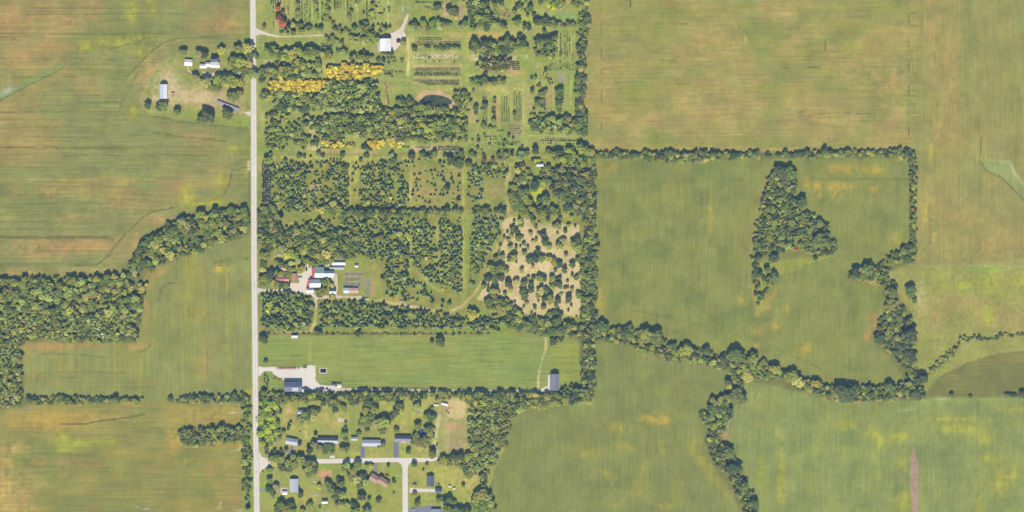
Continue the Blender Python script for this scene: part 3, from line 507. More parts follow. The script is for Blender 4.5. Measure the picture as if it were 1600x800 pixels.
def ruts():
    """pressed wheel lines: narrow strips a hand above the crop floor, broken where the crop has closed over them"""
    v = []; f = []; c = []; g = random.Random(3)
    for pts, w, rgb, a, nz in RUTS:
        for (x0, y0), (x1, y1) in zip(pts[:-1], pts[1:]):
            L = math.hypot(x1-x0, y1-y0); n = max(int(L/3), 1)
            for k in range(n):
                if g.random() < 0.16 + 0.22*nz: continue
                t0, t1 = k/n, min((k+1.05)/n, 1); nx_, ny_ = -(y1-y0)/L, (x1-x0)/L; h = w*0.30*g.uniform(.6, 1.25); j = g.uniform(-.12, .12); b = len(v); col = alb(*rgb)*(1.28 - .45*a)*g.uniform(.85, 1.15)
                for (t, s) in ((t0, -1), (t1, -1), (t1, 1), (t0, 1)): v.append((wx(x0+(x1-x0)*t + nx_*(s*h+j)), wy(y0+(y1-y0)*t + ny_*(s*h+j)), .075)); c.append(col)
                f.append((b+3, b+2, b+1, b)) if True else None
    me = mesh("wheel_ruts", v, f); tone_attr(me, np.array(c)); o = link("wheel_ruts", me, None, MT['soil']); o['kind'] = 'structure'
ruts()

def ribbon_poly(pts, w):
    L, Rr = [], []
    for i, p in enumerate(pts):
        a = pts[max(i-1, 0)]; b = pts[min(i+1, len(pts)-1)]; dx, dy = b[0]-a[0], b[1]-a[1]; n = math.hypot(dx, dy)
        ww = w[i] if isinstance(w, (list, tuple)) else w
        L.append((p[0] - dy/n*ww/2, p[1] + dx/n*ww/2)); Rr.append((p[0] + dy/n*ww/2, p[1] - dx/n*ww/2))
    return L + Rr[::-1]
GRV = (226, 217, 206)
road_pts = [(395.2,-125),(395.2,0),(396.2,130),(396.8,260),(397,400),(398.3,520),(399.2,640),(401.3,800),(402,925)]
road_poly = ribbon_poly(road_pts, 9.0)
def rough(poly, a=0.45):
    g = random.Random(int(poly[0][0]*7)); out = []
    for (x0, y0), (x1, y1) in zip(poly, poly[1:] + poly[:1]):
        n = max(int(math.hypot(x1-x0, y1-y0)/2.2), 1)
        for k in range(n): t = k/n; out.append((x0 + (x1-x0)*t + g.uniform(-a, a), y0 + (y1-y0)*t + g.uniform(-a, a)))
    return out
def paved(name, poly, z, colour=GRV, m='gravel', step=2.0, clear=True):
    if name in ('nursery_yard', 'farm_yard', 'driveway', 'farm_track', 'bare_soil', 'creek') and colour[0] > 145: poly = rough(poly, .7 if 'yard' in name or name == 'bare_soil' else .3)
    if clear: fill(poly, None, clear=True)
    return sheet(name, poly, z, MT[m], step, colour=colour)
paved("road", road_poly, 0.14)
def wheel_bands(pts, offs, w, z, seed):
    v = []; f = []; c = []; g = random.Random(seed)
    for (x0, y0), (x1, y1) in zip(pts[:-1], pts[1:]):
        L = math.hypot(x1-x0, y1-y0); nx_, ny_ = -(y1-y0)/L, (x1-x0)/L; n = int(L/5)
        for off, col in offs:
            for k in range(n):
                t0, t1 = k/n, (k+1)/n; b = len(v); cc = alb(*col)*g.uniform(.93, 1.05); h = w*g.uniform(.35, .6); j = off + g.uniform(-.15, .15)
                for (t, s) in ((t0, -1), (t1, -1), (t1, 1), (t0, 1)): v.append((wx(x0+(x1-x0)*t + nx_*(s*h+j)), wy(y0+(y1-y0)*t + ny_*(s*h+j)), z)); c.append(cc)
                f.append((b+3, b+2, b+1, b))
    me = mesh("worn_wheel_track", v, f); tone_attr(me, np.array(c)); o = link("worn_wheel_track", me, None, MT['gravel']); o['kind'] = 'structure'
wheel_bands(road_pts, [(-2.3,(230,222,212)),(2.3,(229,221,211)),(0,(215,206,194)),(-4.2,(196,192,168)),(4.2,(198,194,170))], 1.3, .16, 5)
stroke([(395,-125),(395,0),(396,130),(397,400),(399,640),(401,800),(402,925)], 9, None, 0, clear=True)
paved("side_road", ribbon_poly([(405,723),(430,722),(480,721),(520,720.5),(600,718.8),(666,718.6),(690,716)], [16,9,7,7,6.8,6.4,4]), 0.13)
paved("side_road", [(403.5,704),(410,714),(425,718),(434,718),(434,727),(420,727),(408,735),(404.5,742)], 0.12)
paved("side_road", ribbon_poly([(633,716),(633,740),(633.2,800),(633.5,925)], 8.4), 0.125); paved("side_road", [(622,722),(643,721.5),(638,727),(637,735),(629,735),(628,727)], 0.122)
def drive(pts, w, colour=GRV, z=0.10, name="driveway", m='gravel'): paved(name, ribbon_poly(pts, w), z, colour, m, 1.5)
drive([(390,113),(380,115),(365,115.5),(345,115),(325,117),(316,116)], [3,3,3,3,6,9], (214,202,176)); drive([(310,117),(300,114),(294,110),(293,103)], 2.2, (204,192,160))
drive([(392,177.5),(386,177),(380,175)], [8,3,1.5], (222,212,190))
drive([(399,50),(408,50.5),(420,54),(436,57.5)], [14,6,3.5,2.5], (222,212,192)); drive([(436,57.5),(470,56.5),(500,55),(515,54)], [2,1.5,2.2,1.5], (214,204,168)); drive([(560,53),(575,54),(592,56),(610,56)], [1.5,2,4,8], (206,196,166))
paved("nursery_yard", [(606,53),(617,50),(624,46),(631,48),(634,55),(634,62),(628,66),(622,74),(616,80),(610,81),(611,60)], 0.10, (226,216,198), 'gravel', 1.5); drive([(624,52),(630,42),(634,32),(638,22)], [9,6,5,2.5], (222,210,186), 0.105)
drive([(400,455),(406,453),(420,454),(440,453),(455,452)], [14,5,3.4,3.2,4], (218,208,190))
paved("nursery_yard", [(450,448),(453,442),(467,442),(466,428),(472,418),(482,412),(492,412),(492,436),(480,440),(478,452),(492,460),(500,463),(497,468),(486,462),(470,456),(450,456)], 0.10, (226,216,198), 'gravel', 1.5)
paved("nursery_yard", [(518,426),(527,427),(528,450),(527,462),(540,463),(565,462),(575,468),(562,468),(540,465),(500,467),(497,463),(524,461),(524,448),(519,438)], 0.102, (212,198,170), 'gravel', 1.5)
paved("nursery_yard", [(476,416),(482,409),(496,407),(516,413),(514,416),(492,415.5),(489,420),(480,424)], 0.106, (224,212,192), 'gravel', 1.5)
drive([(491,462),(493,468),(494,480)], [6,4,2.5], (214,202,176), 0.104)
drive([(402,580),(412,577),(424,577),(436,578)], [18,6,7,9], GRV); paved("farm_yard", [(432,576),(480,574),(480,571),(493,571),(493,594),(500,601),(520,603),(532,606),(530,611),(490,611),(472,608),(471,596),(445,595),(428,585),(424,580)], 0.098, (228,219,206), 'gravel', 1.5)
drive([(525,608),(600,609),(700,610),(800,611),(850,610)], [4,2.2,2.2,2.6,3], (212,202,180), 0.1, "farm_track"); paved("farm_yard", [(845,607),(852,604),(859,602),(859,609),(872,610),(871,614),(858,615),(846,612)], 0.103, (222,210,190), 'gravel', 1.5)
drive([(457,697),(454,706),(453,716)], [6,6,5], (136,138,150), 0.10, "driveway", 'gravel'); drive([(566.5,698),(566.8,715)], 7.2, (132,134,148), 0.1, "driveway", 'gravel'); drive([(619,691),(619,715.5)], 8.4, (132,134,150), 0.1); drive([(588,723),(587,738),(584,742)], [7,5,5], (146,142,140), 0.1)
drive([(640,766),(655,766),(680,766.5)], [8,5,5.5], (222,212,198), 0.1); drive([(638,798),(655,797),(672,795),(690,800)], [6,8,12,10], (140,144,156), 0.1); drive([(404,766),(414,766)], 5, (150,150,158), 0.1); paved("patio", [(438,762),(450,762),(450,773),(438,771)], 0.1, (200,190,176), 'gravel', 1.5)
drive([(519,716),(519,712)], 8, GRV, 0.128)
paved("patio", [(437,414),(448,415),(449,423),(443,426),(438,421)], 0.09, (206,150,134), 'gravel', 1.0)
paved("bare_soil", [(1428,695),(1431,715),(1435,724),(1434,745),(1435,775),(1435,925),(1424,925),(1425,780),(1422,750),(1423,715),(1426,704)], 0.09, (178,152,132), 'soil', 1.5, False)
paved("creek", ribbon_poly([(1436,600),(1441,585),(1453,584),(1462,575),(1474,567),(1484,559),(1490,548),(1497,538)], [2,3,3,2,2,1.6,1.4,1]), 0.085, (146,122,96), 'soil', 1.0, False)
pond = sheet("pond", [(660,153),(666,149),(678,148),(690,149.5),(700,153),(706.5,157.5),(706,162),(698,165),(680,166),(668,164),(662,163),(659,158)], 0.12, MT['water'], 1.5, colour=(80,88,64))

# ------------------------------------------------------------ trees
def ico(sub):
    t = (1 + 5**0.5)/2
    v = [(-1,t,0),(1,t,0),(-1,-t,0),(1,-t,0),(0,-1,t),(0,1,t),(0,-1,-t),(0,1,-t),(t,0,-1),(t,0,1),(-t,0,-1),(-t,0,1)]
    f = [(0,11,5),(0,5,1),(0,1,7),(0,7,10),(0,10,11),(1,5,9),(5,11,4),(11,10,2),(10,7,6),(7,1,8),(3,9,4),(3,4,2),(3,2,6),(3,6,8),(3,8,9),(4,9,5),(2,4,11),(6,2,10),(8,6,7),(9,8,1)]
    v = [np.array(p)/np.linalg.norm(p) for p in v]
    for _ in range(sub):
        c = {}; nf = []
        def mid(a, b):
            k = (min(a, b), max(a, b))
            if k not in c: q = v[a] + v[b]; v.append(q/np.linalg.norm(q)); c[k] = len(v) - 1
            return c[k]
        for a, b, d in f:
            x, y, z = mid(a, b), mid(b, d), mid(d, a); nf += [(a, x, z), (b, y, x), (d, z, y), (x, y, z)]
        f = nf
    return np.array(v), np.array(f)
IC = [ico(0), ico(1)]
def join(parts):
    V = []; F = []; n = 0
    for v, f in parts: V.append(v); F.append(np.asarray(f) + n); n += len(v)
    return np.vstack(V), np.vstack(F)
def leaf_cards(g, n, centres, rad, size):
    """small leaf-sized triangles sitting proud of the clumps, all facing roughly outwards"""
    k = g.integers(0, len(centres), n); d = g.normal(size=(n, 3)); d[:, 2] = np.abs(d[:, 2])*0.8 - 0.15; d /= np.linalg.norm(d, axis=1)[:, None]
    p = centres[k] + d*rad[k][:, None]*g.uniform(0.85, 1.25, (n, 1)); a = g.normal(size=(n, 3)); a -= (a*d).sum(1)[:, None]*d*0.7; a /= np.linalg.norm(a, axis=1)[:, None]
    b = np.cross(d, a) + d*g.normal(size=(n, 1))*0.4; s = size*g.uniform(0.6, 1.4, (n, 1))
    v = np.stack([p - a*s, p + a*s, p + b*s*1.3], 1).reshape(-1, 3); return v, np.arange(3*n).reshape(-1, 3)
def broad(seed, lumps, sub, cards, card=0.075, core=True, spread=0.74):
    g = np.random.default_rng(seed); parts = []; C = []; rr = []; w1, w2, w3 = g.uniform(0, 6.28, 3)
    for i in range(lumps):
        ph = i*2.39996 + g.uniform(-.5, .5); zc = 1 - 1.55*(i + .5)/lumps; h = math.sqrt(max(1 - zc*zc*0.8, 0.05))
        k = g.uniform(0.62, 1.12)*spread*(1 + .16*math.sin(2*ph + w1) + .14*math.sin(3*ph + w2) + .08*math.sin(5*ph + w3)); C.append([math.cos(ph)*h*k, math.sin(ph)*h*k, zc*0.66 + g.uniform(-.1, .12)]); rr.append(g.uniform(0.15, 0.36)*(1.2 if lumps < 14 else 0.92))
    C = np.array(C); rr = np.array(rr); v0, f0 = IC[sub]
    if core: parts.append((v0*np.array([0.52, 0.52, 0.62]), f0))
    for c, r_ in zip(C, rr):
        v = v0 * (1 + g.normal(size=(len(v0), 1))*0.13); parts.append((v*np.array([r_, r_, r_*0.85]) + c, f0))
    if cards: parts.append(leaf_cards(g, cards, C, rr, card))
    return join(parts)
def conifer(seed, tiers, nb, cards):
    g = np.random.default_rng(seed); parts = []; v = []; f = []
    for t in range(tiers):
        z = 0.10 + 0.80*t/tiers; r_ = (1 - z)**0.85*1.02; zt = z + 0.85/tiers*1.5; ph0 = g.uniform(0, 6.28)
        for k in range(nb):
            a = ph0 + 2*math.pi*k/nb + g.uniform(-.12, .12); w = math.pi/nb*0.95; q = r_*g.uniform(0.78, 1.15); n = len(v)
            v += [(0, 0, min(zt, 1.0)), (math.cos(a-w)*q*.62, math.sin(a-w)*q*.62, z+.015), (math.cos(a)*q, math.sin(a)*q, z-.035), (math.cos(a+w)*q*.62, math.sin(a+w)*q*.62, z+.015)]
            f += [(n, n+1, n+2), (n, n+2, n+3)]
    parts.append((np.array(v), np.array(f)))
    if cards:
        z = 0.1 + 0.85*g.random(cards)**1.3; a = g.uniform(0, 6.28, cards); r_ = (1-z)**0.85*g.uniform(.55, 1.0, cards)
        p = np.stack([np.cos(a)*r_, np.sin(a)*r_, z], 1); d = g.normal(size=(cards, 3))*0.055; e = g.normal(size=(cards, 3))*0.055
        parts.append((np.stack([p-d, p+d, p+e*1.6], 1).reshape(-1, 3), np.arange(3*cards).reshape(-1, 3)))
    return join(parts)
def spindly(seed, cards):
    g = np.random.default_rng(seed); p = g.normal(size=(cards, 3))*np.array([.42, .42, .5]); C = p[:24]
    parts = [(IC[0][0]*g.uniform(.16, .3) + c*0.9, IC[0][1]) for c in C]; parts.append(leaf_cards(g, cards, C*0.9, np.full(24, .25), .07)); return join(parts)
HI = {'broad': [broad(s, 46, 1, 800, 0.05) for s in range(8)], 'con': [conifer(s, 7, 9, 160) for s in range(4)], 'bush': [broad(40+s, 9, 1, 90, 0.12) for s in range(3)]}
LO = {'broad': [broad(60+s, 19, 0, 105, 0.085) for s in range(8)], 'con': [conifer(80+s, 5, 7, 24) for s in range(4)], 'bush': [broad(90+s, 4, 0, 14, 0.2) for s in range(3)]}
LO['small'] = [broad(120+s, 11, 0, 60, 0.1) for s in range(8)]
TINY = {'bush': [(IC[0][0]*np.array([.85, .85, .95])*(1+np.random.default_rng(s).normal(size=(12, 1))*.12), IC[0][1]) for s in range(3)]}
def vf_mesh(name, vf, m):
    me = mesh(name, vf[0].tolist(), vf[1].tolist()); me.materials.append(m); return me
MESHES = {k: [vf_mesh("foliage_crown", q, MT['leaf']) for q in HI[k]] for k in HI}
def trunk_mesh(seed):
    g = random.Random(seed); b = MB(); b.bar((0,0,-0.02), (g.uniform(-.02,.02), g.uniform(-.02,.02), 0.55), .045, 7, .028)
    for k in range(4):
        a = k*1.6 + g.uniform(0, .8); z = .28 + .07*k; b.bar((0,0,z), (math.cos(a)*.2, math.sin(a)*.2, z+.22), .02, 5, .008)
    me = mesh("trunk", b.v, b.f); me.materials.append(MT['bark']); return me
TRUNKS = [trunk_mesh(s) for s in range(3)]
con_trunk = MB().bar((0,0,-0.01), (0,0,.9), .02, 6, .004); CTM = mesh("trunk", con_trunk.v, con_trunk.f); CTM.materials.append(MT['bark'])

TREES = []       # every plant of the picture: shape, place, radius in px, height in m, colour, label, group, name, category
def tree(shape, x, y, r, colour, label, group=None, name='broadleaf_tree', cat='tree', hk=None, solo=False):
    d_ = math.hypot(x - 658.6, y - 676.6)
    if d_ < r + 4.2: r = max(d_ - 4.2, 1.6)
    if d_ < 4: return
    if hk is None: hk = {'broad': 1.6, 'con': 1.85, 'bush': 1.3}[shape]
    h = r*M*hk*random.uniform(.88, 1.12)*(1.0 if r > 3 or shape != 'broad' else 1.15)
    h *= 1 + 0.30*float(NE[min(max(int(y)+MG,0),GH-1), min(max(int(x)+MG,0),GW-1)])
    if h > 8: h = 8 + 0.38*(h - 8)
    TREES.append(dict(shape=shape, x=x, y=y, r=r, h=h, c=colour, label=label, group=group or label, name=name, cat=cat, solo=solo))
GR = [(110,120,66),(100,112,64),(120,128,70),(94,106,62),(130,136,76),(108,114,72),(138,134,80),(116,118,80)]
PALE = [(132,140,84),(120,132,78),(140,146,92),(110,122,72)]
DARK = [(84,98,56),(78,92,58),(90,102,60),(84,94,62)]
BLUE = [(104,124,104),(94,112,92),(84,106,76),(112,126,100)]
CON = [(98,112,66),(108,120,72),(90,106,64),(118,128,76),(106,118,76)]
GOLD = [(180,162,74),(172,156,70),(186,168,80),(164,148,70),(178,154,68)]
LIME = [(150,160,60),(142,156,60),(160,166,66)]
PURP = [(108,98,72),(116,108,78),(104,96,70),(118,116,80)]
RED = [(114,92,80),(110,90,76)]
def tint(cs, v=0.12):
    c = np.array(random.choice(cs), float); k = random.uniform(1-v, 1+v)*(1.27 if c[2] > 58 else 1.28)*(0.80 if c[0] > 135 and c[2] < 62 else 1.0); return tuple(np.clip(c*k*np.array([random.uniform(.96,1.05), 1, random.uniform(.93,1.07)]), 8, 245))
def grow(poly, s, rlo, rhi, cs, label, shape='broad', name='broadleaf_tree', keep=0.97, gapN=None, gap=-9, hk=None, mix=None, cat='tree', jit=0.33, respect=True):
    """fill a plot with individually placed plants on a jittered triangular lattice"""
    xs = [p[0] for p in poly]; ys = [p[1] for p in poly]; row = 0; y = min(ys)
    while y <= max(ys):
        x = min(xs) + (s/2 if row % 2 else 0)
        while x <= max(xs):
            px_ = x + random.uniform(-jit, jit)*s; py_ = y + random.uniform(-jit, jit)*s; x += s
            if random.random() > keep or not pip(poly, np.array([px_]), np.array([py_]))[0]: continue
            if not (-12 < px_ < 1612 and -12 < py_ < 812): continue
            gi, gj = int(py_) + MG, int(px_) + MG
            if respect and CLEAR[gi, gj]: continue
            if gapN is not None and gapN[gi, gj] < gap: continue
            sh, nm, c, lb, hh = shape, name, cs, label, hk
            if mix:
                q = random.random()
                for (pm, sh2, nm2, c2, lb2) in mix:
                    if q < pm: sh, nm, c, lb, hh = sh2, nm2, c2, lb2, None; break
                    q -= pm
            r_ = random.uniform(rlo, rhi)
            if random.random() < .12: r_ *= 1.25
            tree(sh, px_, py_, r_, tint(c), lb, None, nm, cat, hh)
        y += s*0.866; row += 1
def rect(x0, y0, x1, y1): return [(x0,y0),(x1,y0),(x1,y1),(x0,y1)]

# buildings stand clear of the trees
for b in [(249,132,262,156),(287,93,301,104),(313,89,344,115),(336,158,376,174),(590,56,611,82),(836,255,850,262),(487,416,524,436),(479,434,504,459),(512,448,526,460),(534,447,562,460),(512,406,542,422),(552,412,561,418),(429,430,452,443),(454,426,466,442),(536,424,572,449),(568,432,590,465),
          (453,522,467,530),(441,594,473,613),(524,598,534,607),(855,582,874,612),(443,682,468,699),(463,638,477,649),(494,680,530,694),(547,680,560,690),(563,685,597,700),(614,679,643,692),(650,670,667,684),(676,627,705,650),(450,745,468,771),(438,765,450,775),(501,778,513,788),(574,742,606,762),(665,740,679,761),(678,759,691,772),(672,793,690,802),(477,415,490,425),(526,650,540,662),(676,692,686,704)]:
    fill(rect(b[0]+1, b[1]+1, b[2]-1, b[3]-1), None, clear=True)

WW = [(389,324),(350,327),(300,337),(264,348),(238,364),(216,386),(208,406),(193,426),(150,434),(100,433),(50,435),(-14,434),(-14,640),(34,634),(40,628),(36,616),(33,600),(34,538),(60,532),(150,535),(214,532),(222,484),(229,444),(244,414),(292,400),(338,382),(388,364)]
WEST = "small-crowned broadleaf tree in the western woodland's southern half"
grow([(389,324),(350,327),(300,337),(264,348),(238,364),(216,386),(208,406),(193,426),(205,440),(232,425),(244,414),(292,400),(338,382),(388,364)], 7.0, 3.4, 6.0, GR+DARK[:2], "tall broadleaf tree in the wooded arm reaching the road", hk=1.9, gapN=NE, gap=-.9)
grow([(193,426),(150,434),(100,433),(50,435),(-14,434),(-14,490),(90,488),(150,490),(222,484),(229,444)], 6.8, 3.2, 5.8, GR+PALE[:2], "broadleaf tree in the western woodland's northern half", hk=1.9, gapN=NE, gap=-.75)
grow([(-14,490),(90,488),(150,490),(222,484),(214,532),(150,535),(60,532),(34,538),(33,600),(36,616),(34,634),(-14,640)], 5.6, 2.8, 4.2, PALE+GR, WEST, hk=1.7, gapN=NE, gap=-1.0)
grow([(48,622),(90,619),(150,620),(224,624),(224,630),(150,630),(60,632),(48,630)], 4.4, 2.0, 3.3, GR+DARK, "small broadleaf tree in the hedgerow between the two western fields")
for x, r_ in ((180,5.5),(100,4.5),(266,4.5),(44,5)): tree('broad', x, 624, r_, tint(DARK), "larger round tree standing up in the western field hedgerow", None, 'broadleaf_tree', solo=True)
grow([(276,621),(310,617),(345,619),(390,615),(390,628),(340,630),(276,629)], 4.8, 2.3, 3.8, GR+DARK, "small broadleaf tree in the hedgerow that meets the gravel road")
grow([(278,678),(288,670),(320,669),(380,667),(378,692),(330,694),(300,697),(284,691)], 6.2, 3.2, 5, GR, "broadleaf tree in the narrow copse jutting into the southwest field", hk=1.9)
grow([(378,628),(391,626),(392,782),(380,782)], 6.0, 2.6, 4.6, GR+CON, "narrow tree in the roadside row west of the southern road", keep=.85)
tree('con', 387, 792, 5, (80,100,60), "pointed conifer at the south end of the roadside row", None, 'conifer_tree', solo=True)

def Z(ox, oy, s, items, shape, cs, label, name='broadleaf_tree', k=1.04, hk=None, solo=True, cat='tree'):
    for it in items:
        x, y, r_ = it[:3]; lb = it[3] if len(it) > 3 else label
        tree(shape, ox + x/s, oy + y/s + r_/s*0.12, r_/s*k, tint(cs), lb, None if len(it) > 3 else label, name, cat, hk, solo)
# farmstead in the north-west
Z(210,60,5.333,[(402,118,38,"round tree just north of the small white garage"),(530,135,36,"wide dark tree between the garage and the white farmhouse, western of the two"),(580,135,34,"dark tree between the garage and the white farmhouse, eastern of the two"),(718,100,38,"tree north east of the white farmhouse"),(505,335,36,"round tree beside the curved garage drive"),
  (112,560,30,"westernmost small tree south of the long white shed"),(240,558,42,"spreading tree right below the long white shed"),(205,575,28,"low tree leaning against the spreading one below the white shed"),(355,610,32,"small round tree alone on the farmstead's south lawn"),(605,650,62,"largest tree on the farmstead's south lawn, pale on its sunny side"),(560,670,36,"smaller crown on the west side of the largest south lawn tree"),(770,628,46,"round tree just south of the solar panels"),(820,475,48,"broad tree north of the solar panels"),(868,455,34,"smaller tree touching the broad one north of the solar panels")],'broad',GR+DARK,"")
Z(210,60,5.333,[(858,85,36),(945,80,46),(960,135,44),(820,190,46),(880,200,48),(935,215,48),(850,250,40),(920,265,48),(980,290,38),(945,320,38),(985,130,30),(1000,300,30)],'broad',GR,"leafy tree in the grove where the farmhouse drive meets the road")
Z(210,60,5.333,[(590,362,44),(630,400,36),(690,345,42),(740,338,42),(795,335,42),(850,355,34),(700,395,38),(760,372,38),(885,368,38),(660,420,32),(820,385,34),(930,340,30)],'broad',GR+LIME[:1],"tree in the belt along the south side of the farmhouse drive")
Z(210,60,5.333,[(1060,270,28),(1062,350,22),(1018,155,20)],'broad',DARK,"small dark tree on the east verge opposite the farmstead grove")

# --- nursery block, north
Z(400,0,8,[(270,105,30),(285,215,48),(330,290,48),(330,260,36)],'broad',RED+[(150,90,66)],"red-leaved tree near the nursery entrance","red_leaved_tree")
Z(400,0,8,[(330,150,22),(100,332,28,"small dark tree beside the nursery entrance drive")],'broad',PURP,"brownish small tree above the red-leaved ones")
Z(400,0,8,[(520,50,34),(520,95,28),(520,150,38),(518,200,34),(518,245,28),(735,20,32),(740,60,32),(735,95,24),(750,150,30),(900,35,32),(880,85,30),(890,140,42),(870,210,38),(860,260,30),(920,250,30),(915,180,16),(830,60,14),(1180,15,28),(1250,55,32),(1185,140,32),(1160,200,32),(1290,0,28),(1450,60,32),(1440,165,38),(1420,210,26),(1530,50,14),(1510,100,16)],'broad',GR+PALE+PURP[3:],"small round tree on the northern nursery lawn",k=.92)
def row(x0, y0, x1, y1, n, r_, cs, label, shape='bush', name='nursery_shrub', cat='shrub', hk=None, jit=.25, keep=1.0):
    for i in range(n):
        if random.random() > keep: continue
        t = (i + .5)/n; r_s = r_*(1.22 if r_ < 1.15 else 1); tree(shape, x0 + (x1-x0)*t + random.uniform(-jit, jit), y0 + (y1-y0)*t + random.uniform(-jit, jit), r_s*random.uniform(.8, 1.2), tint(cs, .2), label, None, name, cat, hk)
SH = "young nursery shrub in "
for x in (471.5,): row(x,0,x,38,20,.9,DARK,SH+"the long row at the nursery's top")
for x in (476,479,484): row(x,2,x,36,14,.9,DARK+GR,SH+"the short columns north of the entrance conifers",keep=.7)
for x in (424,427,430,434,438): row(x,0,x,7,5,.9,DARK,SH+"the tight patch at the very top left of the nursery")
for x in (522.5,525,528,532): row(x,0,x,16 if x<526 else 13,9,.9,DARK+GR,SH+"the striped bed at the top centre of the nursery")
row(573,0,573,36,16,1.2,CON+DARK,SH+"the dark hedge column west of the barn drive"); row(566,18,571,22,6,1.1,DARK,SH+"the dark hedge column west of the barn drive",jit=2); row(591,21,599,21,6,1,DARK,SH+"the short line northwest of the barn")
row(600,14,600,18,2,1.4,DARK,SH+"the short line northwest of the barn"); Z(580,0,8,[(15,60,22),(95,50,14),(65,100,16),(15,165,22),(220,105,16),(220,150,14)],'broad',DARK+GR,"small tree on the lawn northwest of the white barn")
row(649,4,693,4,24,.9,DARK,SH+"the long dotted row east of the drive head"); row(665,10,675,15,10,.9,PURP,SH+"the reddish bed under the dotted row",jit=2); row(676,10,693,14,12,.9,RED,SH+"the reddish bed under the dotted row",jit=2)
LB = "dark-crowned tree in the entrance drive windbreak"
grow([(431,50),(436,40),(446,33),(460,38),(475,40),(500,42),(503,38),(503,46),(490,50),(470,52),(440,53)],7,3.6,5.4,GR+CON,LB,shape='broad',mix=[(.5,'con','conifer_tree',CON+DARK,"dark conifer in the entrance drive windbreak")],hk=1.9,respect=False)
grow([(518,36),(536,38),(540,48),(560,40),(572,32),(580,42),(600,36),(612,40),(612,46),(590,50),(560,50),(540,52),(520,48)],6.6,3.2,4.8,GR+LIME[:1],LB,mix=[(.5,'con','conifer_tree',CON+DARK,"dark conifer in the entrance drive windbreak")],hk=1.9)
grow([(508,60),(514,54),(521,56),(524,62),(536,60),(538,68),(524,70),(512,66)],6.4,3.6,5.0,GR+PALE,"grey green tree in the clump just south of the entrance track",respect=False)
grow([(543,58),(556,55),(575,54),(590,58),(590,66),(570,69),(548,66)],6.6,3.6,5.4,PALE+GR,"grey green tree in the clump west of the white nursery barn",respect=False)
grow([(413,77),(430,75),(480,75),(497,76),(499,86),(480,92),(440,90),(414,86)],7.2,4.4,5.8,PALE+GR,"tree in the thick east to west windbreak nearest the road",hk=2.2)
grow([(502,84),(508,78),(517,80),(518,90),(504,92)],6.2,3.6,5,DARK+GR,"dark tree at the gap in the windbreaks",hk=1.9); grow([(524,79),(546,76),(548,81),(526,84)],5,2.4,3.6,DARK+GR,"narrow tree in the short row west of the golden trees")
grow([(555,80),(568,78),(568,84),(556,85)],4.6,2.2,3.2,PURP+GR,"narrow purplish tree behind the yellow stripe"); grow([(539,88),(560,86),(580,86),(580,94),(560,96),(540,95)],6,3.4,4.6,GR+DARK,"tree in the short windbreak north of the golden block",hk=2)
row(502,73,519,73,12,1.2,DARK,SH+"the little dark line south of the track"); grow([(552,83),(572,83),(572,84.6),(552,84.6)],3,1.6,2.2,GOLD,"low golden bush in the yellow stripe",shape='bush',name='golden_bush',cat='bush')
grow([(428,96),(444,95),(444,103),(430,104)],4.6,2.4,3.2,PURP,"purplish small tree beside the bare patch near the road"); grow([(440,97),(500,95),(500,106),(478,109),(440,110)],6.2,3.2,4.8,GR+LIME[:1],"leafy tree in the second windbreak from the entrance",hk=1.8)
grow([(408,108),(440,108),(500,104),(504,118),(470,124),(430,122),(408,114)],6.6,3.8,5.2,PALE[:2]+GR,"tree in the third windbreak from the entrance",hk=2); grow([(406,120),(414,118),(414,130),(406,130)],5,2.4,3.2,DARK,"small dark tree on the verge beside the windbreaks")
grow([(507,104),(540,101),(575,101),(597,104),(596,112),(580,118),(560,124),(515,124),(506,114)],4.9,2.6,3.8,GOLD,"golden yellow tree in the large golden block",name='golden_tree',hk=1.9,keep=1,jit=.25); grow([(590,92),(600,90),(600,98),(590,98)],5,3,4,DARK,"dark tree at the east end of the golden block")
grow([(421,128),(440,124),(480,125),(510,126),(508,134),(496,144),(484,142),(440,142),(420,140)],4.9,2.6,3.8,GOLD,"golden yellow tree in the western golden block",name='golden_tree',hk=1.9,keep=1,jit=.25)
grow([(408,140),(420,143),(485,146),(500,150),(498,164),(430,166),(408,158)],6.4,3.6,5,PALE+GR,"grey green tree in the plot south of the western golden block",hk=1.8)
grow([(426,164),(498,160),(500,172),(470,176),(425,172)],6.6,4,5.2,PALE[:2]+DARK,"grey green tree in the low windbreak row below that plot",hk=2); grow([(512,128),(590,130),(591,146),(594,176),(560,175),(500,174),(494,166),(500,148)],5.6,3.0,4.2,PALE+[(150,154,96)],"pale leafy tree in the square nursery woodland block",hk=2.2,jit=.4)
grow([(510,126),(576,126),(590,134),(586,140),(560,136),(512,138)],6,3.4,4.6,DARK,"dark tree along the north rim of the square woodland block",hk=2.2,keep=.6)
for y in (181,193,203,211,219,229): grow([(416,y-3),(436,y-3),(438,y+4),(414,y+4)],5,3,4,GR+PALE,"tree in the stacked short rows beside the road",hk=1.8)
grow([(438,178),(475,180),(492,190),(486,205),(482,222),(482,236),(440,236),(436,220)],6.2,2.8,4.4,PALE+GR+PURP[3:],"mixed small tree in the rough plot near the road",keep=.85,gapN=NE,gap=-.5)
grow([(476,194),(505,182),(530,178),(560,182),(600,181),(680,185),(728,188),(728,220),(640,222),(600,216),(560,214),(520,208),(490,200)],6.0,3.3,4.8,GR+PALE[:2],"leafy tree in the long woodland strip west of the nursery lawns",hk=2.1,keep=.97)
grow([(495,208),(545,210),(540,218),(500,218)],5,2.6,4,GR,"small tree in the gap above the southern golden row",keep=.8)
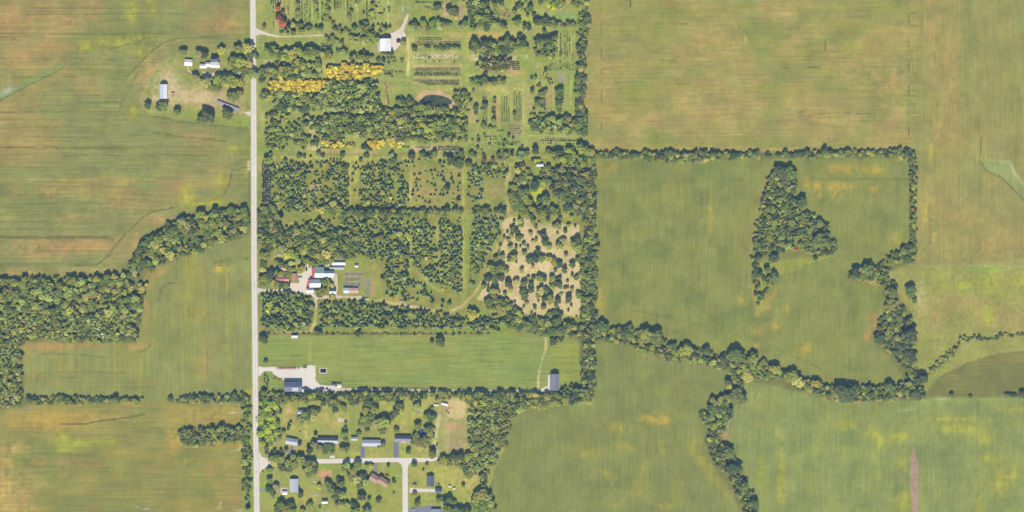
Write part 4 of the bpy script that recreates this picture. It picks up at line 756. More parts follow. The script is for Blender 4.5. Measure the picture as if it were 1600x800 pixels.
grow([(503,220),(532,221),(533,229),(503,229)],4.6,2.4,3.4,GOLD,"golden tree in the short southern golden row",name='golden_tree'); grow([(574,222),(600,218),(601,228),(590,231),(575,228)],4.8,2.8,3.8,GOLD,"golden tree in the western half of the southern golden clump",name='golden_tree'); grow([(604,219),(618,215),(632,220),(632,228),(606,231)],4.8,2.8,3.8,GOLD,"golden tree in the eastern half of the southern golden clump",name='golden_tree',keep=1)
grow([(566,228),(578,228),(580,235),(566,236)],5,3,4,DARK,"dark tree beside the southern golden clump"); grow([(484,218),(498,214),(498,228),(484,228)],4.6,2.2,3.2,DARK,"small dark tree beside the bare patch"); grow([(533,224),(558,224),(558,230),(533,231)],4.6,1.8,2.6,PURP+GOLD,"low reddish bush east of the short golden row",shape='bush',name='bush',cat='bush')
row(500,231,530,231,12,1.2,PURP,"low bush along the foot of the short golden row"); row(610,229,640,230,12,1.2,DARK,SH+"the line below the golden clump")
Z(380,120,5.714,[(220,740,42),(500,710,26),(545,712,18),(600,712,14),(670,700,26),(710,705,20),(885,695,28),(1100,705,26),(1048,742,22),(370,752,20),(240,700,24),(1320,700,30),(1335,745,42),(1500,705,36),(1585,695,22),(780,740,11),(808,740,11),(838,740,11),(868,740,11)],'broad',DARK+CON,"small dark tree on the grassy ride north of the plantation",k=.95)
# behind barn and around the drive
grow([(593,82),(614,82),(613,87),(594,87)],5.4,3,4,GR+DARK,"tree tight against the south wall of the white nursery barn",respect=False); Z(580,0,8,[(400,540,38,"round tree on the edge of the barn yard")],'broad',GR,"")
grow([(598,92),(632,88),(630,98),(600,98)],5,1.6,2.6,DARK+GR,"shrub in the little plot south of the barn",shape='bush',name='bush',cat='bush',keep=.7); row(600,116,612,118,6,1.8,DARK,"shrub in the little plot south of the barn",jit=1.5,name='bush',cat='bush'); row(598,110,632,114,22,.9,DARK+PURP,SH+"the pale bed south of the barn",jit=2); row(602,130,608,164,30,.8,PURP,SH+"the narrow reddish bed north of the woodland strip",jit=1.5)
Z(580,0,8,[(500,340,44),(540,310,38),(640,290,44),(650,340,40),(750,290,48),(830,290,42),(880,300,40),(940,305,34),(990,300,22),(700,345,40),(780,350,38),(600,350,38),(850,345,36)],'broad',GR+PALE,"tree in the row north of the nursery vegetable beds")
Z(580,0,8,[(820,95,44,"round dark tree beside the dotted shrub row"),(1030,20,52,"dark tree at the top edge, west of the tall block"),(990,130,60,"broad tree south of the top edge one"),(1050,150,40,"smaller crown joined to the broad tree near the top"),(1060,215,30,"low tree at the end of a thin line near the top"),(1150,20,24,"little tree in the gap beside the tall block"),(1170,290,42,"dark tree at the foot of the tall block, western"),(1110,340,38,"leaning dark tree at the corner of the ride")],'broad',DARK+GR,"")
grow([(732,0),(760,0),(762,12),(768,26),(764,46),(734,46),(730,20)],6.4,3.8,5.4,PALE+DARK,"grey green tree in the tall block at the top of the nursery",hk=2.2)
grow([(732,-10),(758,-10),(758,0),(732,0)],6.4,3.8,5.4,PALE,"grey green tree in the tall block at the top of the nursery",hk=2.2)
grow([(768,0),(790,0),(786,12),(770,10)],6.4,3.8,5.4,GR+DARK,"broad tree right of the tall block at the top edge"); grow([(766,34),(794,34),(794,42),(766,44)],6.4,3.6,5,GR+DARK,"tree in the nursery row south of the dotted square bed",hk=2)
grow([(804,4),(818,2),(818,14),(808,14),(806,30),(812,42),(834,40),(834,46),(802,44)],6.2,3.4,5,DARK+GR,"dark tree in the hooked group near the top",hk=2); Z(760,0,8,[(540,105,46),(590,185,30),(480,135,16),(510,195,22),(670,25,30)],'broad',DARK,"dark tree in the clearing near the nursery's top edge")
grow([(836,34),(846,28),(870,30),(874,40),(850,44)],6.4,3.6,5.2,DARK+GR,"tree in the nursery's dark north east row",hk=2); grow([(870,36),(905,36),(905,44),(880,44)],5,2.4,3.6,PURP+GR,"thin purplish tree in the north east nursery row",keep=.8)
grow([(800,-10),(915,-10),(915,14),(890,12),(850,16),(846,6),(800,2)],6.4,2.8,4.6,GR+LIME+PALE,"mixed leafy tree at the nursery's northern top edge",keep=.8,gapN=NE,gap=-.4); grow([(850,0),(880,4),(870,12),(852,10)],6,3,4,LIME,"bright lime-leaved tree at the nursery's northern top edge",keep=.9)
row(768,16,782,32,40,.8,PURP+DARK,SH+"the square dotted bed near the top",jit=6); row(783,16,796,30,30,.8,PURP,SH+"the square dotted bed near the top",jit=6)
TL = "tree in the line dividing nursery and eastern field"
grow([(901,-12),(921,-12),(919,20),(922,30),(914,60),(913,90),(902,96),(901,60)],6.0,3.0,4.6,GR+DARK,TL,hk=1.8); grow([(902,96),(914,88),(912,130),(910,160),(916,190),(912,212),(902,208),(900,150)],6.6,4,5.4,GR+DARK+PURP[3:],TL,hk=1.7)
grow([(832,51),(846,50),(852,56),(870,58),(872,70),(868,80),(850,76),(834,70)],6.4,3.6,5.4,DARK+GR,"dark tree in the ragged clump beside the dotted columns",hk=2); grow([(835,78),(866,80),(864,90),(836,90)],5.8,3.2,4.4,CON+GR,"tree in the low clump under the ragged dark one"); tree('broad',850,50,4,tint(DARK),"small dark tree above the ragged clump",None,solo=True); tree('broad',811,56,4,tint(DARK),"lone dark tree on the ride above the thick windbreak",None,solo=True)
grow([(731,68),(755,66),(800,64),(821,66),(823,78),(800,82),(760,84),(730,82)],6.6,4.2,5.4,GR+DARK,"tree in the thick rectangular windbreak in the middle of the nursery",hk=2.1)
row(745,60,812,62,12,1.7,DARK,"small tree in the sparse line above the thick windbreak",shape='bush',name='bush',cat='bush',jit=1.5)
grow([(742,98),(756,92),(798,91),(800,104),(790,112),(760,112),(744,106)],5.2,2.8,4,PURP+PALE,"thin purplish tree in the slanting rows of the middle nursery",hk=2.3); grow([(754,115),(762,114),(762,118),(754,118)],4,2.4,3,DARK,"dark little tree below the purplish rows",keep=1)
grow([(733,124),(750,122),(770,122),(789,124),(790,131),(770,134),(738,133)],6.0,3.8,4.8,GR+CON,"tree in the dense oblong windbreak east of the vegetable beds",hk=1.9)
grow([(661,72),(721,71),(721,78),(661,79)],5.4,2.8,3.6,CON+DARK,"dark round tree in the neat line above the nursery beds",name='broadleaf_tree',jit=.18,keep=.95); tree('broad',647,77,5,tint(DARK),"lone dark tree at the west end of the neat line",None,solo=True)
for y, n in ((60,36),(63,30)): row(654,y,690,y,n,.7,GR,SH+"the upper dotted beds",keep=.7)
for y in (66,68.5,71): row(646,y,720,y,46,.75,GR+PURP,SH+"the upper dotted beds",jit=.15)
for y in (107,109.3,111.6): row(648,y,720,y,40,.75,GR+DARK,SH+"the lower dotted beds north of the pond",jit=.15)
for y in (115,117.5): row(646,y,720,y,34,1.2,DARK+CON,SH+"the darker double row in the lower beds",jit=.4,keep=.9)
for y, x0 in ((126,648),(129,654),(132,664)): row(x0,y,718,y,36,.85,DARK,SH+"the last three rows north of the pond",jit=.2)
Z(640,80,8,[(240,85,16),(300,130,12),(375,130,10),(560,130,12),(120,115,8),(200,135,8)],'bush',DARK,"lone shrub in the fallow strip of the beds",'bush',cat='bush')
# dotted columns
for x, y0, y1 in ((876,52,88),(878,76,86),(882,54,62),(882.5,64,94),(886,52,90),(890,58,88),(895,86,94),(875,80,98)): row(x,y0,x,y1,int((y1-y0)/2.1),.85,DARK,SH+"the dotted columns beside the eastern tree line",keep=.85)
for x, y0, y1 in ((784.5,151,190),(788,151,190),(791.5,151,190),(795,168,192),(804,143,188),(807.5,147,190),(811,144,190),(814,144,188)): row(x,y0,x,y1,int((y1-y0)/1.9),.8,DARK,SH+"the dotted columns east of the pond",keep=.88)
Z(640,80,8,[(1060,595,18),(1060,630,18),(1060,715,16),(1060,770,16),(1305,770,24),(1320,505,6)],'broad',DARK,"small dark tree in the short column east of the pond")
row(769,168,774,186,12,1.1,DARK,SH+"the ladder of small plants east of the pond",jit=1.5); Z(650,120,5.714,[(530,278,26),(535,328,16),(590,292,16),(612,250,26),(700,200,14),(700,222,14),(690,385,20),(545,402,12),(600,440,28),(660,460,22),(702,462,18),(550,535,12),(555,568,16),(825,530,16),(865,548,13),(790,580,16),(655,605,12),(780,620,12),(852,618,12),(945,625,12),(548,640,18),(502,568,10),(510,122,13),(585,652,8),(608,515,10)],'broad',DARK+GR,"small tree scattered on the nursery lawns east of the pond")
for y, x0, x1, n in ((205,776,790,5),(214,755,785,10),(223,770,812,12),(226,762,812,14),(234,780,816,16),(218,756,790,8)): row(x0,y,x1,y,n,1.0,GR+GOLD[:1]+DARK,SH+"the sparse rows in the southern nursery lawn",keep=.8)
for y in (229.5,232,234.6): row(684 if y > 229 else 650,y,720,y,18,.85,DARK,SH+"the bare bed north of the ride"); 
row(650,230.5,672,230.5,10,.85,DARK,SH+"the bare bed north of the ride"); row(846,220,900,220,26,.9,DARK,SH+"the thin rows under the eastern windbreak"); row(850,217,890,217,10,.9,GR,SH+"the thin rows under the eastern windbreak"); row(835,224,905,225,18,.9,DARK,SH+"the thin rows under the eastern windbreak",keep=.6)
for y in (97,100,103,106,109): row(800,y,812,y,7,.85,PURP+DARK,SH+"the small bed east of the brownish grove")
for y in (197,201,205,209): row(795,y,815,y,9,.8,DARK+GR,SH+"the grey bed in the southern nursery lawn",keep=.8)
for y in (101,104,107,110): row(856,y,904,y,18,.85,DARK+GR,SH+"the short rows in the eastern nursery strip",keep=.75)
for y in (69,71,73): row(500,y,520,y,9,.85,DARK,SH+"the bare bed south of the entrance track",keep=.85)
for x in (427,445,450): row(x,10,x,44,14,.95,DARK+GR,SH+"the sparse columns in the nursery's north west lawn",keep=.6)
for x in (497,503,543,548,580,586): row(x,2,x,32,12,1.0,DARK+GR,SH+"the thin columns north of the entrance windbreak",keep=.65)
for x in (755,757.5,760): row(x,152,x,196,18,.9,DARK+GR,SH+"the extra columns just east of the pond clump",keep=.6)
for y in (87,89): row(648,y,714,y,24,.8,DARK,SH+"the fallow strip in the middle of the beds",keep=.45)
# pond surroundings
grow([(618,155),(630,152),(646,154),(650,162),(638,166),(620,164)],5.8,3.2,4.6,GR+DARK,"dark tree on the west side of the pond",respect=False); grow([(646,166),(660,166),(690,170),(706,168),(716,172),(716,178),(640,180),(618,172)],6.0,3.4,4.8,GR+LIME[:1],"tree along the south bank of the pond",hk=1.9,respect=False)
tree('broad',669,166,4.6,tint(DARK),"dark tree leaning over the pond's south west corner",None,solo=True); grow([(707,142),(722,140),(731,144),(734,160),(730,176),(716,178),(712,164),(708,150)],6.0,3.4,4.8,GR+PALE,"tree in the clump east of the pond",respect=False); grow([(588,166),(620,168),(640,176),(640,184),(590,180)],6.0,3.2,4.8,DARK+GR,"dark tree in the wedge south west of the pond",hk=1.9)
grow([(686,180),(728,180),(728,185),(690,185)],4.6,2,3,LIME,"bright lime-leaved bush south of the pond",shape='bush',name='bush',cat='bush')
# east nursery clumps
Z(650,120,5.714,[(1035,125,22),(1095,90,20),(1120,155,36),(1080,215,26),(1120,215,28),(1080,245,28),(1130,250,26),(1050,290,14),(1150,290,10),(1278,130,40),(1275,170,32),(1275,225,32),(1275,260,28),(1275,290,26),(1100,70,12),(1155,625-500,20),(1030,10,14),(1065,5,16),(1030,345,18),(1055,345,16),(1105,340,16),(1140,335,12),(1180,342,14),(1200,342,12),(1340,340,14),(1275,345,10)],'broad',DARK+GR,"small tree in the eastern nursery columns")
row(851,115,861,132,16,1.0,DARK,SH+"the patch north of the eastern columns",jit=4); tree('broad',852,110,3.2,tint(DARK),"lone small dark tree beside the yellow patch",None,solo=True)
grow([(828,188),(845,182),(882,182),(905,188),(907,200),(900,208),(850,208),(832,204)],6.0,3.4,4.8,GR+CON+PALE,"tree in the oblong copse in the nursery's south east corner",hk=1.9); tree('broad',830,192,5.4,tint(DARK),"round dark tree at the west end of the oblong copse",None,solo=True)
# ride line and east
Z(650,120,5.714,[(60,690,24),(160,690,32),(255,700,18),(300,740,38),(210,770,16),(100,745,42),(400,690,32),(360,700,16),(490,690,28),(520,700,22),(380,770,46),(465,775,28),(735,690,22),(800,690,24),(850,690,20),(930,680,30),(1060,660,32),(980,680,30),(740,740,24),(800,740,28),(920,720,32),(1040,745,18),(940,780,22)],'broad',DARK+CON+BLUE[:1],"dark round tree in the line along the plantation's northern ride"); Z(650,120,5.714,[(600,702,16),(605,742,20),(685,738,20),(785,708,20)],'broad',RED,"small red-leaved tree on the plantation's northern ride",'red_leaved_tree')
grow([(850,232),(880,236),(905,228),(925,236),(930,256),(905,262),(880,258),(866,250),(850,248)],6.8,4,6,GR+LIME[:1]+DARK,"large leafy tree at the nursery's south east corner",hk=1.8)
grow([(838,262),(870,262),(900,262),(930,262),(928,300),(905,300),(880,305),(866,310),(860,296),(850,285)],5.8,2.9,4.9,GR+DARK+PURP[3:],"leafy tree in the woodland east of the little hidden shed",hk=1.8,gapN=NE,gap=-.45)
grow([(833,245),(845,243),(850,250),(835,252)],5,3,4,LIME,"yellow green tree above the hidden shed"); grow([(804,256),(822,256),(830,270),(836,280),(824,284),(806,280)],5.8,3,4.6,DARK+GR,"dark tree west of the hidden shed",keep=.85)
Z(650,240,5.714,[(875,245,14),(965,250,22),(910,265,20),(870,300,34),(840,290,18),(850,370,42),(900,395,48),(960,385,42),(1060,270,40),(1095,250,30),(1130,262,26),(1050,310,30),(980,330,30),(930,340,34),(1100,410,30),(1150,400,38),(1235,350,30),(870,420,48),(920,440,44),(990,420,36),(880,470,40),(940,490,38),(1020,430,26)],'broad',GR+DARK+PALE[:1],"tree around the yellow clearing east of the plantation track")
grow([(808,328),(850,322),(872,325),(874,334),(850,338),(812,336)],5.8,3.4,4.6,DARK+GR,"dark tree in the belt north of the sandy ground",hk=1.9); grow([(874,302),(905,300),(930,305),(930,345),(908,345),(905,335),(880,330),(874,320)],6.4,3.6,5.2,DARK+GR,"leafy tree in the thick belt beside the eastern field",hk=1.8)
grow([(912,345),(932,345),(930,505),(908,505),(908,420)],5.8,2.9,4.7,GR+DARK,"leafy tree in the belt east of the sandy ground",hk=1.8)
# sandy ground trees
SA = [(835,100,28),(890,95,20),(960,60,22),(995,95,18),(930,85,12),(750,70,16),(1040,45,22),(1070,25,20),(1145,45,38),(1180,90,35),(1085,125,25),(965,145,28),(1275,80,40),(1310,30,32),(1335,160,24),(1430,35,42),(1430,95,52),(1400,60,36),(865,180,38),(830,200,25),(895,225,14),(765,175,30),(710,190,30),(1010,205,42),(1060,195,42),(1115,190,42),(1040,262,18),(1185,195,36),(1225,225,35),(1270,238,36),(1390,245,36),(1440,200,28),(660,265,40),(730,270,45),(800,300,32),(690,300,36),(760,280,36),(940,300,28),(1240,305,18),(1320,300,30),(640,370,40),(700,365,40),(760,360,38),(1390,345,16),(1430,362,30),(1470,345,28),(1350,395,15),(820,420,42),(890,400,38),(960,410,38),(1025,420,28),(1000,365,18),(1100,370,42),(1140,375,30),(1045,365,22),(1210,375,38),(1280,370,24),(1260,415,38),(1210,440,36),(1280,440,30),(950,482,36),(1020,475,35),(960,520,42),(1110,475,44),(1160,480,34),(1330,455,18),(1355,450,14),(1390,470,24),(1450,515,34),(1295,515,22),(1360,545,38),(1190,545,46),(1090,520,34),(790,505,20),(840,475,26),(690,480,38),(690,520,30),(600,440,28),(780,565,18),(820,590,16),(880,580,14),(985,592,22),(1090,578,12),(1135,625,28),(1055,635,20),(925,665,24),(1028,683,14),(1185,690,28),(1255,665,26),(1300,685,14),(1358,657,14),(1260,570,34),(1250,610,26),(960,625,14),(860,640,18),(955,685,12),(985,695,8),(740,135,10)]
Z(650,370,5.714,SA,'broad',DARK+GR+[(88,104,58)],"round tree dotted over the sandy ground",k=.9)
Z(650,240,5.714,[(875,600,16),(925,600,32),(935,635,28),(1040,605,32),(1095,620,18),(1065,655,22),(1175,590,24),(1285,575,20),(1385,565,24),(1265,640,36),(1230,640,22),(1357,640,22),(1418,648,14),(1328,690,20),(1020,715,26),(860,665,30),(890,690,28),(850,735,24),(905,755,34),(940,745,24),(1140,718,28),(1110,720,20),(815,700,16),(1085,712,16),(740,725,22),(785,745,18),(1260,715,16),(820,770,22)],'broad',DARK+GR,"round tree dotted over the sandy ground",k=.9)
# plantation blocks
CM = lambda s: [(.19,'broad','broadleaf_tree',GR+PALE[:2]+DARK[:2],"small leafy tree among the conifers in "+s),(.05,'bush','bush',LIME+PALE,"low pale bush in "+s)]
def conblock(poly, s, lo, hi, where, keep=.93, gap=-.55, cs=None, mixf=None, hk=None): grow(poly, s, lo, hi, cs or CON+BLUE[2:], "pointed conifer in "+where, 'con', 'conifer_tree', keep, NE, gap, hk, mixf or CM(where))
for yy in np.arange(256, 318, 3.0): row(409,yy,423,yy+1,5,2.0,[(112,116,98),(104,112,92),(120,122,104)],"grey green columnar tree in the dense band beside the road",shape='con',name='conifer_tree',cat='tree',hk=3.4,jit=.9,keep=.93)
conblock([(422,256),(450,254),(500,252),(544,255),(544,326),(500,330),(470,332),(440,330),(424,322)],5.3,2.4,3.7,"the north west block of the plantation")
conblock([(564,256),(600,252),(636,254),(602,272),(604,300),(612,320),(636,326),(562,326),(562,300)],5.3,2.4,3.7,"the second block of the plantation")
conblock([(549,256),(560,256),(560,300),(549,300)],6,2.6,3.6,"the strip beside the first grass path",.6); conblock([(600,250),(640,252),(640,324),(600,320)],5.8,2.4,3.7,"the third block of the plantation",.8,-.2)
conblock([(640,250),(720,250),(721,322),(640,322)],7,1.8,3.8,"the open third block of the plantation",.62,-.35)
conblock([(730,254),(752,256),(790,256),(794,278),(756,280),(750,322),(731,324)],5.4,2.4,3.8,"the block around the brown clearing",.85)
grow([(500,325),(520,318),(530,320),(530,333),(505,334)],7,5,6.6,DARK+GR,"big round leafy tree on the south edge of the north west block"); tree('con',438,336,6,(64,84,54),"broad dark conifer alone in the brown gap",None,'conifer_tree',solo=True); conblock([(445,312),(470,312),(470,328),(445,328)],6.4,3.8,4.8,"the north west block's southern clump")
grow([(525,328),(560,328),(640,328),(720,326),(722,334),(640,338),(560,336),(526,336)],5.6,3.2,4.6,DARK+GR,"dark tree in the long row crossing the middle of the plantation",hk=2.0,respect=True); grow([(733,326),(792,322),(794,334),(734,336)],5.6,3.2,4.4,DARK+GR,"dark tree in the row south of the brown clearing",hk=2.0)
grow([(404,322),(428,320),(434,340),(420,360),(404,368)],6.2,3.2,4.8,GR+DARK,"leafy tree at the roadside edge of the plantation",keep=.92); grow([(402,364),(440,348),(446,372),(470,376),(456,388),(404,392)],6.4,3.6,5.2,GR+DARK,"leafy tree in the roadside woodland north of the nursery yard",hk=1.8,gapN=NE,gap=-.7)
grow([(446,354),(480,352),(500,366),(520,362),(560,355),(562,394),(550,405),(515,402),(495,408),(470,396),(446,384)],5.6,2.8,4.8,GR+DARK[:2]+LIME[:1],"leafy tree in the woodland north of the nursery yard",hk=1.8,gapN=NE,gap=-.8)
conblock([(500,340),(560,338),(640,340),(640,372),(560,362),(500,360),(470,346)],5.4,2.6,3.9,"the belt north of the nursery yard wood",.88); conblock([(562,362),(640,366),(640,468),(615,440),(592,412),(562,398)],5.4,2.6,4.0,"the block north east of the nursery beds",.9)
conblock([(642,342),(680,342),(680,404),(642,404)],5.3,2.4,3.7,"the west half of the central conifer block",.92); conblock([(686,342),(722,342),(722,460),(690,452),(686,400)],5.3,2.4,3.7,"the middle of the central conifer block",.95); conblock([(642,404),(684,404),(686,450),(650,424)],5.4,2.6,3.8,"the south part of the central conifer block",.85)
conblock([(738,338),(786,338),(784,352),(768,388),(757,410),(752,424),(740,440),(736,400)],5.2,2.4,3.7,"the narrow block by the sandy track",.95,cs=CON+BLUE); conblock([(600,410),(640,430),(690,468),(716,470),(700,482),(650,474),(604,464)],5.6,2.4,4.0,"the triangle south of the central block",.8,-.3)
conblock([(728,445),(744,440),(732,456),(726,456)],5,3,3.8,"the narrow block by the sandy track",.9); conblock([(752,440),(768,430),(780,440),(782,468),(760,470)],6,2.8,3.8,"the corner beside the sandy ground",.8)
Z(650,240,5.714,[],'con',BLUE,"")
for x, y in ((757,312+32),(754,350),(762,346),(766,392),(758,398),(752,404),(756,388)): tree('con',x,y,2.8,tint(BLUE[:2]),"pale blue spruce in the narrow block west of the sandy ground",None,'blue_spruce')
for yy in np.arange(372,446,4): row(734,yy,736,yy,1,1.6,CON,"small clipped conifer in the line down the green grass path",shape='con',name='conifer_tree',cat='tree')
# around the nursery yard
Z(380,370,5.714,[(400,95,46,"big round dark tree in the woodland corner near the yard"),(540,125,30,"dark tree between the lime tree and the sheds"),(740,150,46,"dark tree just west of the shade houses"),(690,180,34,"lower dark tree west of the white greenhouse"),(190,165,48,"dark tree beside a pale car by the road"),(295,220,20,"small dark tree on the grass north of the red-roofed house"),(515,285,38,"round tree in the middle of the gravel yard"),(1270,345,20,"small dark tree east of the striped beds"),(1240,385,24,"dark tree east of the striped beds"),(720,400,38,"dark tree between the white-roofed barn and the yard"),(745,380,26,"small tree north of the courtyard garden"),(650,485,24,"bright green tree beside the lowest white shed"),(700,480,42,"tree between the two lowest sheds"),(680,510,30,"brownish tree south of the lowest white shed"),(795,530,28,"small tree south of the blue-roofed shed")],'broad',DARK+GR,"")
Z(380,370,5.714,[(420,150,46),(460,160,40),(390,160,32)],'broad',LIME,"bright lime-leaved tree north of the red-roofed house",'lime_leaved_tree'); Z(380,370,5.714,[(760,410,24),(790,430,22)],'broad',LIME+GR,"yellow green shrub in the courtyard garden",'bush',cat='bush')
Z(380,370,5.714,[(180,235,34),(175,290,30),(240,330,44),(180,370,44),(220,390,36),(170,410,34),(200,430,32),(260,400,28),(400,330,32),(410,290,28),(330,330,30),(380,260,30),(300,415,30),(340,430,34),(390,425,28),(490,210,28),(430,230,28),(560,215,34),(600,230,30),(330,240,28),(380,430,30),(450,290,20)],'broad',DARK+GR+PALE,"leafy tree around the red-roofed house by the yard"); tree('con',432.5,421.5,4.5,(64,138,118),"blue green spruce beside the faded red patio",None,'blue_spruce',solo=True)
Z(380,370,5.714,[(650,250,24),(690,215,34),(740,225,32),(780,205,28)],'broad',GR,"leafy tree along the north side of the barns")
conblock([(408,459),(440,459),(452,457),(470,461),(488,466),(489,500),(478,514),(450,516),(410,512)],5.5,2.7,4.2,"the block south of the nursery entrance drive",.95,-.9); grow([(408,455),(465,455),(466,459),(408,459)],5,2.4,3.4,DARK,"dark shrub along the nursery entrance drive",shape='bush',name='bush',cat='bush')
for yy in np.arange(462, 512, 3.4): row(409,yy,417,yy,2,2.0,BLUE,"grey blue conifer in the roadside rows south of the entrance",shape='con',name='blue_spruce',cat='tree',hk=3)
grow([(410,512),(430,512),(480,514),(500,518),(404,518)],6,2.4,3.6,GR,"small tree along the southern plantation edge",keep=.4)
conblock([(498,472),(520,468),(560,470),(600,476),(650,484),(700,492),(760,494),(790,490),(800,500),(780,508),(780,518),(700,514),(640,514),(580,514),(500,512)],5.5,2.7,4.3,"the long southern conifer block",.92,-.7)
tree('broad',737,492,9,(186,180,60),"spreading yellow tree beside the sandy track junction",None,'golden_tree',solo=True)
grow([(750,466),(790,468),(800,478),(830,498),(872,500),(905,500),(912,528),(870,524),(820,520),(790,512),(790,494),(760,480)],6.4,3.6,5.4,GR+DARK,"leafy tree in the wood where the creek enters the plantation",hk=1.8,gapN=NE,gap=-.8); grow([(848,466),(905,476),(908,500),(880,496),(850,492)],7,2,4,GR+DARK,"small tree at the south end of the sandy ground",keep=.35)
for x in np.arange(410, 765, 9.0): tree('bush',x+random.uniform(-3,3),522+random.uniform(-.6,.4),random.uniform(1.6,3.0),tint(DARK+GR),"scrubby bush growing along the fence of the hay field",None,'bush','bush')
Z(380,500,5.714,[(175,165,42,"round tree at the road corner of the hay field"),(195,365,20,"small dark shrub beside the road above the yard entrance"),(670,115,30,"dark bush on the fence line west of the hay field middle"),(1020,115,30,"dark bush on the fence line near the hay field middle")],'broad',DARK+GR,""); row(414,587,416,611,7,2.3,DARK+GR,"small dark tree in the short double row by the grey shed",shape='con',name='conifer_tree',cat='tree',jit=1.5); row(418,586,418,606,5,2.0,GR,"small dark tree in the short double row by the grey shed",shape='con',name='conifer_tree',cat='tree',jit=1.2)
Z(650,500,5.714,[(210,195,42,"large dark tree alone at the top of the hay field"),(138,192,18,"small round shrub left of the lone hay field tree"),(1220,185,36,"dark oval tree near the east end of the hay field"),(1290,155,30,"dark tree on the hay field's north east margin")],'broad',DARK,"")
# belts round the hay field
grow([(404,612),(440,614),(470,614),(530,612),(600,613),(700,614),(840,614),(880,612),(905,606),(925,610),(925,628),(880,632),(830,636),(798,640),(735,630),(720,622),(640,624),(560,632),(500,630),(450,626),(436,632),(404,626)],5.6,2.8,4.6,GR+LIME[:1]+DARK,"leafy tree in the belt south of the hay field",hk=2.0)
grow([(875,608),(885,600),(895,600),(905,604),(905,614),(880,616)],6,3.4,4.6,CON+BLUE[:1],"conifer in the clump east of the eastern barn",shape='con',name='conifer_tree',respect=False)
grow([(908,530),(928,530),(930,600),(926,630),(908,612)],5.6,2.8,4.2,PURP[3:]+PALE+DARK,"slender tree in the belt closing the hay field's east end",hk=1.9)
# creek corridor
CR = "leafy tree in the western creek corridor"
grow([(905,505),(930,508),(985,514),(1030,527),(1060,542),(1110,550),(1160,554),(1200,568),(1235,588),(1200,594),(1150,588),(1140,582),(1090,567),(1040,562),(1000,548),(960,535),(925,533),(905,528)],5.6,2.6,4.6,GR+LIME[:1]+DARK[:2],CR,hk=1.8)
grow([(1235,586),(1270,597),(1300,605),(1340,604),(1400,601),(1437,592),(1442,620),(1400,624),(1340,630),(1290,622),(1240,606)],5.6,2.5,4.6,GR+LIME[:1]+DARK[:2],"leafy tree in the creek corridor near the eastern meadow",hk=1.8)
Z(900,450,4,[(165,235,34,"dark tree on the north edge of the creek at the west end"),(330,250,22,"small tree poking north out of the creek corridor"),(300,285,34,"dark tree beside the one poking north"),(490,300,44,"large dark tree on the creek corridor's north edge, west part"),(430,285,40,"dark neighbour west of the large creek edge tree"),(680,380,44,"wide dark tree in the middle of the western creek stretch"),(808,390,24,"little round tree just north of the creek"),(990,415,50,"largest dark tree on the creek above the branch"),(1100,435,36,"dark tree on the creek north edge above the branch"),(1235,505,34,"dark tree on the north edge east of the branch"),(1335,545,40,"flat dark tree on the north edge east of the branch"),(1375,580,40,"dark tree in the creek strip further east"),(1490,590,26,"little tree just outside the corridor north edge"),(1060,545,40,"dark tree just north of the side branch"),(1000,670,52,"round tree at the head of the side branch"),(1498,650,28,"purplish tree in the eastern creek strip")],'broad',DARK+GR,"")
Z(900,450,2.286,[(955,375,34,"broad dark tree in the wide creek clump"),(985,360,22,"dark tree on the north side of the wide creek clump"),(1115,352,18,"round tree at the north edge near the corridor's corner"),(1208,380,20,"round tree at the corridor's corner near the thin eastern hedge"),(1340,381,9,"small lone tree in the thin eastern hedge"),(1407,386,7,"tiny tree in the thin eastern hedge")],'broad',DARK,"")
grow([(1568,614),(1612,615),(1612,620),(1568,620)],5.4,2.4,3.6,DARK,"small dark tree at the far end of the thin eastern hedge")
grow([(1137,586),(1160,592),(1163,608),(1142,612),(1136,600)],6.4,3.6,5,GR+LIME[:1],"leafy tree at the top of the southern side branch")
grow([(1108,626),(1138,614),(1142,650),(1128,670),(1104,668),(1102,650)],5.8,3.0,5.2,DARK+GR,"dark tree in the thick upper part of the side branch",hk=1.8); grow([(1092,646),(1104,640),(1104,662),(1094,660)],5.4,2.4,3.6,GR,"shrubby tree on the west bulge of the side branch")
grow([(1104,668),(1130,668),(1128,692),(1140,700),(1150,716),(1152,735),(1134,744),(1115,722),(1104,695)],6.4,2.8,4.4,DARK+GR,"small tree in the middle of the side branch",keep=.95); grow([(1136,744),(1155,742),(1170,756),(1180,780),(1184,812),(1166,812),(1156,780)],6.2,2.6,4.2,GR+DARK,"small tree in the lower side branch",keep=.95)
Z(1060,580,3.64,[(345,140,34,"dark tree east of the thick upper side branch"),(275,460,36,"dark tree where the side branch bends"),(305,545,38,"largest dark tree in the middle of the side branch"),(365,650,28,"dark tree in the lower third of the side branch"),(425,745,26,"dark tree near the picture's bottom on the side branch")],'broad',DARK,"")
# hedges east
grow([(928,236),(1000,237),(1060,237),(1130,238),(1186,238),(1190,246),(1130,250),(1080,253),(1000,249),(930,247)],5.6,2.8,4.6,GR+DARK,"tree in the western half of the long eastern field hedge",hk=1.7,respect=False); grow([(1196,239),(1204,239),(1204,245),(1196,245)],4,2.4,3.2,DARK,"small round tree in the gap of the long hedge",keep=1)
grow([(1212,240),(1250,239),(1300,235),(1360,235),(1420,233),(1430,238),(1428,248),(1360,246),(1290,247),(1212,246)],5.2,2.6,4.2,GR+DARK,"tree in the eastern half of the long eastern field hedge",hk=1.7)
grow([(1420,240),(1431,240),(1431,398),(1423,398),(1421,320)],4.6,2.2,3.6,GR+DARK,"shrubby tree in the north to south hedge of the eastern field",hk=1.6); grow([(1385,400),(1424,380),(1431,392),(1430,412),(1410,412),(1394,408)],6.2,3,4.8,GR+DARK,"tree where the north to south hedge meets the creek wood")
